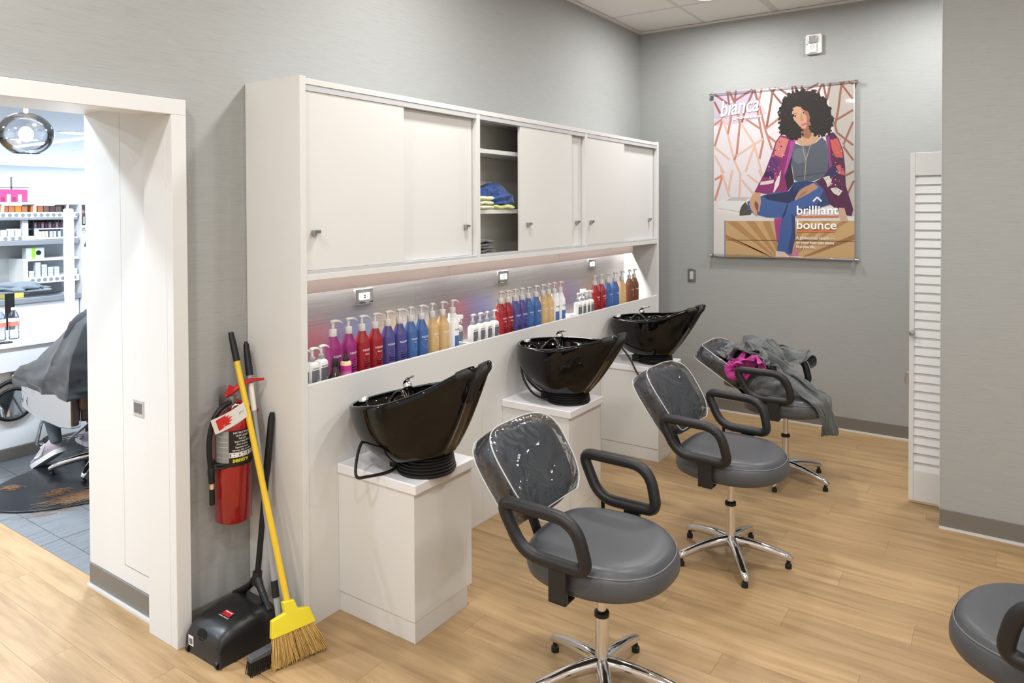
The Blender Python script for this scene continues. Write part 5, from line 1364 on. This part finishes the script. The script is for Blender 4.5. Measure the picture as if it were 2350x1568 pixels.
obj('lettering', text_mesh('ULTA', .105, white_in, .001, 1, 0, 'CENTER', None, .003), t_, (.105, -.0035, 1.315), (R(90), 0, 0))
# tray trolley with a grey towel
t_ = thing('tray_trolley', 'black salon trolley post with flat tray behind the counter', 'trolley', (2.42, 6.6, 0))
MB().box(-.028, -.02, .02, .028, .02, 1.04).build('post', rubber, t_, bevel=.003); MB().box(-.2, -.2, 0, .2, .2, .02).build('base', rubber, t_, bevel=.004); MB().box(-.24, -.17, 1.04, .24, .17, 1.055).build('tray', mat('tray_grey', (120, 126, 132), .4), t_, bevel=.004)
o = bundle(2.44, 6.58, 1.056, .22, .15, .055, 8, (1, .2, .3), .2, 8, 90, 40).build('grey_towel', mat('towel_grey', (104, 112, 120), .9), None, 80); tag(o, 'grey towel spread over the trolley tray', 'towel')
# mirror-ball style pendant
t = thing('globe_pendant', 'mirrored glass globe pendant lamp hanging in the salon', 'lamp', (2.014, 5.2, 2.19))
gl_m = film_mat('mirror_glass', (242, 245, 250), .24, .05)
MB().lathe([(.155*math.sin(R(a))+.0005, -.140*math.cos(R(a))) for a in range(28, 181, 8)], 40, cap=False).build('globe', gl_m, t, 60)
MB().lathe([(.04*math.sin(R(a))+.0005, -.05*math.cos(R(a))) for a in range(0, 181, 15)], 24).build('bulb', mat('bulb', (250, 252, 255), .3, emit=14.), t, 60)
MB().tube([(0, 0, .138), (0, 0, .172)], .014, 14).build('socket_cap', paint, t, 50)
MB().tube([(0, 0, .172), (0, 0, SC_-2.19)], .003, 8).build('cord', paint, t, 60)
# ---- mat, hair clippings
mc = Vector((2.24, 4.74, 0))
o = MB().prism([(mc.x+.64*math.cos(2*PI*k/60), mc.y+.46*math.sin(2*PI*k/60)) for k in range(60)], 0.0005, .012).build('floor_mat', mat('mat_black', (30, 33, 37), .3), None, bevel=.004); tag(o, 'oval black anti-fatigue mat under the styling chair', 'mat')
hr = MB()
for i in range(520):
    if i < 400: c = Vector((2.02+rnd.gauss(.0, .12), 4.43+rnd.gauss(0, .055)+.0, .014)); L0 = rnd.uniform(.05, .12)
    elif i < 470: c = Vector((1.93+rnd.gauss(0, .03), 4.62+rnd.gauss(0, .02), .014)); L0 = .06
    else: c = Vector((1.80+rnd.gauss(0, .015), 4.93+rnd.gauss(0, .03), .014)); L0 = .06
    if ((c.x-mc.x)/.62)**2+((c.y-mc.y)/.44)**2 > .93: c.z = .003
    a = rnd.gauss(-.6, .35); d = Vector((math.cos(a), math.sin(a), 0)); nrm = Vector((-d.y, d.x, 0)); b_ = rnd.uniform(-.02, .02)
    hr.tube([c-d*L0/2, c+nrm*b_+Vector((0, 0, rnd.uniform(0, .006))), c+d*L0/2], .0009, 3, cap=False)
o = hr.build('hair_clippings', mat('hair_brown', (112, 78, 44), .6)); tag(o, 'brown hair clippings scattered on the black mat', 'hair', kind='stuff')
# ---- styling chair
SX, SY = 2.27, 4.84
t = thing('styling_chair', 'taupe styling chair in clear plastic covers under the black cape', 'chair', (SX, SY, 0))
taupe = mat('taupe_vinyl', (76, 56, 42), .45, var=.06)
MB().box(-.22, -.24, .40, .22, .24, .50).build('seat', taupe, t, bevel=.03, segs=4)
MB().box(-.24, -.31, .48, .24, -.24, .86).build('backrest', taupe, t, bevel=.03, segs=4)
arm_poly = [(-.26, .62), (.40, .62), (.415, .56), (.41, .42), (.2, .385), (-.1, .375), (-.26, .395)]
for s in (-1, 1):
    Ma = Matrix.Translation((s*.255, 0, 0)) @ Matrix(((0, 0, 1, 0), (1, 0, 0, 0), (0, 1, 0, 0), (0, 0, 0, 1)))
    ap = MB().prism(arm_poly, -.022, .022, Ma).build('arm_panel', taupe, t, bevel=.01)
    MB().prism([(y*1.03, z+(.01 if z > .5 else -.012)) for y, z in arm_poly], -.03, .03, Ma).build('arm_cover', film_mat('clear_film_thin', (240, 242, 244), .0, .3), ap, bevel=.01)
obj('column', COL, t); g_ = obj('gas_lift', GAS, t); obj('column_collar', COLR, t)
for k in range(5):
    l = obj('base_leg', LEG, t, (0, 0, .012)); l.rotation_euler = (0, 0, R(154+72*k)); obj('glide', FOOT, l)
fr_ = MB().tube(fillet([(-.17, .20, .40), (-.19, .37, .30), (-.19, .46, .12), (.19, .46, .12), (.19, .37, .30), (.17, .20, .40)], .04, 4), .012, 10)
fr_.build('footrest', chrome, t, 60)
MB().tube([(-.02, .03, .33), (-.02, .40, .12)], .009, 8).build('footrest_strut', chrome, t, 60)
# ---- the client: one continuous skinned figure, seated, facing the counter
SK = [  # x, y, z, radius x, radius y, parent
 (0, -.10, .58, .145, .12, -1), (0, -.12, .72, .13, .105, 0), (0, -.13, .88, .15, .11, 1), (0, -.13, 1.02, .13, .09, 2), (0, -.12, 1.10, .055, .055, 3), (0, -.10, 1.17, .052, .052, 4), (0, -.085, 1.235, .068, .08, 5), (0, -.09, 1.31, .072, .088, 6), (0, -.095, 1.37, .045, .055, 7),
 (-.09, -.06, .575, .095, .09, 0), (-.12, .18, .60, .082, .08, 9), (-.135, .40, .60, .064, .064, 10), (-.15, .365, .42, .054, .056, 11), (-.155, .27, .24, .042, .042, 12), (-.158, .225, .165, .034, .036, 13),
 (.09, -.06, .575, .095, .09, 0), (.12, .18, .60, .082, .08, 15), (.135, .41, .60, .064, .064, 16), (.15, .40, .42, .054, .056, 17), (.15, .42, .24, .042, .042, 18), (.15, .425, .165, .034, .036, 19),
 (-.17, -.13, 1.00, .062, .06, 3), (-.215, -.07, .84, .048, .048, 21), (-.22, .03, .70, .042, .042, 22), (-.17, .20, .70, .034, .034, 23), (-.14, .27, .695, .028, .034, 24),
 (.17, -.13, 1.00, .062, .06, 3), (.215, -.07, .84, .048, .048, 26), (.22, .03, .70, .042, .042, 27), (.17, .20, .70, .034, .034, 28), (.14, .27, .695, .028, .034, 29)]
for sgn, base in ((-1, 25), (1, 30)):          # five separate fingers on each hand
    bx_ = sgn*.14
    for q in range(4):
        n0 = len(SK); o_ = (q-1.5)*.019
        SK.append((bx_+o_, .30, .697, .0115, .0115, base)); SK.append((bx_+o_*1.15, .335+.004*(1.5-abs(q-1.5)), .690, .0095, .0095, n0)); SK.append((bx_+o_*1.2, .362+.006*(1.5-abs(q-1.5)), .678, .0082, .0082, n0+1))
    n0 = len(SK); SK.append((bx_-sgn*.036, .285, .69, .0115, .0115, base)); SK.append((bx_-sgn*.050, .312, .684, .0095, .0095, n0))
me = bpy.data.meshes.new('person'); me.from_pydata([v[:3] for v in SK], [(v[5], i) for i, v in enumerate(SK) if v[5] >= 0], [])
pe = bpy.data.objects.new('person', me); C.objects.link(pe); pe.location = (SX, SY, 0)
md = pe.modifiers.new('skin', 'SKIN')
for i, v in enumerate(SK): me.skin_vertices[0].data[i].radius = (v[3], v[4]); me.skin_vertices[0].data[i].use_root = (i == 0)
sb = pe.modifiers.new('sub', 'SUBSURF'); sb.levels = 2; sb.render_levels = 2
dg = bpy.context.evaluated_depsgraph_get(); me2 = bpy.data.meshes.new_from_object(pe.evaluated_get(dg)); bpy.data.objects.remove(pe)
jeans = mat('grey_trousers', (84, 94, 100), .85, bump=.2, bscale=500); skin_m = mat('skin', (196, 150, 122), .5); top_m = mat('dark_top', (50, 52, 58), .85)
me2.materials.clear()
for m_ in (jeans, top_m, skin_m): me2.materials.append(m_)
for p_ in me2.polygons:
    c = p_.center
    p_.material_index = 2 if (c.z > 1.09 or (c.y > .10 and .655 < c.z < .75 and abs(c.x) > .06) or c.z < .175) else (1 if c.z > .66 else 0); p_.use_smooth = True
pe = obj('person', me2, None, (SX, SY, 0)); tag(pe, 'person in grey trousers and lavender sneakers seated under a black cape', 'person')
hair_m = mat('client_hair', (92, 62, 40), .5)
def hairf(u, v):
    th = v*PI*.62; d = Vector((math.sin(th)*math.cos(u), math.sin(th)*math.sin(u), math.cos(th)))
    front = max(0, d.y); k = 1+.03*noise.noise(d*9)
    return Vector((d.x*.083*k, -.092+d.y*.098*k, 1.325+d.z*.095*k+(.05*front if d.z < .4 else 0)))
lump(40, 16, hairf).build('hair', hair_m, pe, 80)
fc = MB(); fc.tube([(0, -.012, 1.30), (0, .004, 1.272), (0, -.004, 1.262)], [.007, .011, .006], 8); fc.build('nose', skin_m, pe, 70)
for s in (-1, 1):
    MB().lathe([(.0105*math.sin(R(a))+.0003, -.0105*math.cos(R(a))) for a in range(0, 181, 20)], 12, Matrix.Translation((s*.028, -.016, 1.302))).build('eye', mat('eye_white', (226, 222, 216), .3), pe, 60)
    MB().lathe([(.0055, 0), (.0, .002)], 10, Matrix.Translation((s*.028, -.006, 1.302)) @ Matrix.Rotation(R(-90), 4, 'X')).build('iris', rubber, pe)
    MB().lathe([(.024*math.sin(R(a))+.0003, -.024*math.cos(R(a))) for a in range(0, 181, 20)], 10, Matrix.Translation((s*.073, -.095, 1.285)) @ Matrix.Diagonal((.35, .7, 1.1, 1))).build('ear', skin_m, pe, 60)
MB().tube([(-.022, -.012, 1.238), (0, -.004, 1.236), (.022, -.012, 1.238)], [.003, .006, .003], 8).build('mouth', mat('lips', (170, 92, 84), .5), pe, 60)
# sneakers
lav = mat('lavender_knit', (186, 174, 184), .8, bump=.4, bscale=700); solem = mat('sole_white', (236, 234, 238), .5)
def shoe(M, parent):
    rings = []; sole = []
    for i in range(17):
        t_ = i/16; y = -.085+.275*t_
        w_ = .034+.012*math.sin(t_*PI)+(.004 if t_ > .5 else 0); w_ *= (1-.55*max(0, (t_-.82)/.18)**2)*(1-.3*max(0, (.1-t_)/.1)**2)
        h = .095-.0*t_ if t_ < .28 else .095-.062*min(1, (t_-.28)/.5)**.8
        h *= (1-.45*max(0, (t_-.85)/.15)**2)
        rings.append([M @ Vector((w_*math.copysign(abs(math.cos(2*PI*k/16))**.8, math.cos(2*PI*k/16)), y, .024+h*.5+h*.5*math.sin(2*PI*k/16))) for k in range(16)])
        sw_ = w_+.005
        sole.append([M @ Vector((p[0]*sw_, y*1.02, p[1])) for p in ((-1, .0), (1, .0), (1.02, .016), (1, .03), (-1, .03), (-1.02, .016))])
    s_ = MB().loft(rings).build('sneaker', lav, parent, 60)
    MB().loft(sole).build('sole', solem, s_, 60)
    for s in (-1, 1):   # curved side stripe
        pts = [M @ Vector((s*(.0475), .095, .052)), M @ Vector((s*.049, .055, .040)), M @ Vector((s*.0475, .02, .052)), M @ Vector((s*.043, -.03, .085))]
        MB().tube(smoothpath(pts, 5), [.004, .006, .008, .009, .010, .010, .010, .009, .008, .007, .006, .005, .004, .003, .002, .001], 6, flat=.9).build('side_stripe', solem, s_, 60)
    MB().tube([M @ Vector((0, -.035, .10)), M @ Vector((0, -.03, .135))], .036, 14).build('sock', rubber, s_, 60)
    MB().tube(smoothpath([M @ Vector(p) for p in ((-.02, .03, .112), (.01, .05, .108), (-.01, .06, .10), (.02, .075, .09))], 4), .003, 6).build('laces', solem, s_, 60)
shoe(Matrix.Translation((-.165, .27, .075)) @ Matrix.Rotation(R(14), 4, 'Z') @ Matrix.Rotation(R(-30), 4, 'X'), pe)
shoe(Matrix.Translation((.15, .46, .045)) @ Matrix.Rotation(R(-8), 4, 'Z'), pe)
# ---- black cape over the client: rings from the neck outwards
capem = mat('black_cape', (30, 32, 36), .6, sheen=.2, bump=.25, bscale=260, var=.12, vscale=10)
def cape_pt(a, t_):
    """a = 0 front (+Y), 90 = the -X side; t_ from neck (0) to hem (1)"""
    keys = {0: [(0, -.06, 1.12), (.0, .10, .92), (0, .36, .73), (0, .50, .685), (0, .535, .56), (0, .54, .47)],
            45: [(-.05, -.08, 1.12), (-.17, .04, .93), (-.24, .28, .73), (-.28, .44, .675), (-.305, .47, .62), (-.305, .48, .57)],
            90: [(-.08, -.12, 1.11), (-.20, -.10, 1.0), (-.29, -.05, .78), (-.315, -.03, .68), (-.325, -.02, .62), (-.33, -.02, .575)],
            135: [(-.05, -.17, 1.11), (-.20, -.26, 1.0), (-.30, -.33, .84), (-.33, -.36, .72), (-.34, -.37, .64), (-.345, -.38, .585)],
            180: [(0, -.19, 1.11), (0, -.30, 1.0), (0, -.35, .86), (0, -.37, .74), (0, -.38, .65), (0, -.385, .60)]}
    sgn = 1
    if a > 180: a = 360-a; sgn = -1
    k0 = min(135, int(a//45)*45); f_ = (a-k0)/45; f_ = f_*f_*(3-2*f_)
    x_ = t_*5; i = min(4, int(x_)); g_ = x_-i
    A_, B_ = keys[k0], keys[k0+45]
    pa = Vector(A_[i]).lerp(Vector(A_[i+1]), g_); pb_ = Vector(B_[i]).lerp(Vector(B_[i+1]), g_); p = pa.lerp(pb_, f_)
    return Vector((p.x*sgn, p.y, p.z))
rings = []
for j in range(41):
    t_ = j/40; ring = []
    for k in range(96):
        a = 360*k/96; p = cape_pt(a, t_)
        w1 = .010*t_*math.sin(R(a*9)+3*noise.noise(Vector((a*.02, t_*3, 0))))+.016*t_*noise.noise(Vector((p.x*7, p.y*7, p.z*12)))+.009*t_*(1-abs(noise.noise(Vector((p.x*14, p.y*10, p.z*22)))*2))
        out_ = Vector((p.x, p.y+.05, .0)); out_ = out_.normalized() if out_.length > 1e-4 else Vector((0, 1, 0))
        ring.append(p+out_*w1+Vector((0, 0, .012*t_*noise.noise(Vector((p.x*7+5, p.y*7, 1))))))
    rings.append(ring)
o = MB().loft(rings, False, False).build('client_cape', capem, None, 80, loc=(SX, SY, 0)); o.modifiers.new('thick', 'SOLIDIFY').thickness = .003
tag(o, 'black salon cape draped from the client over the chair arms', 'cape')
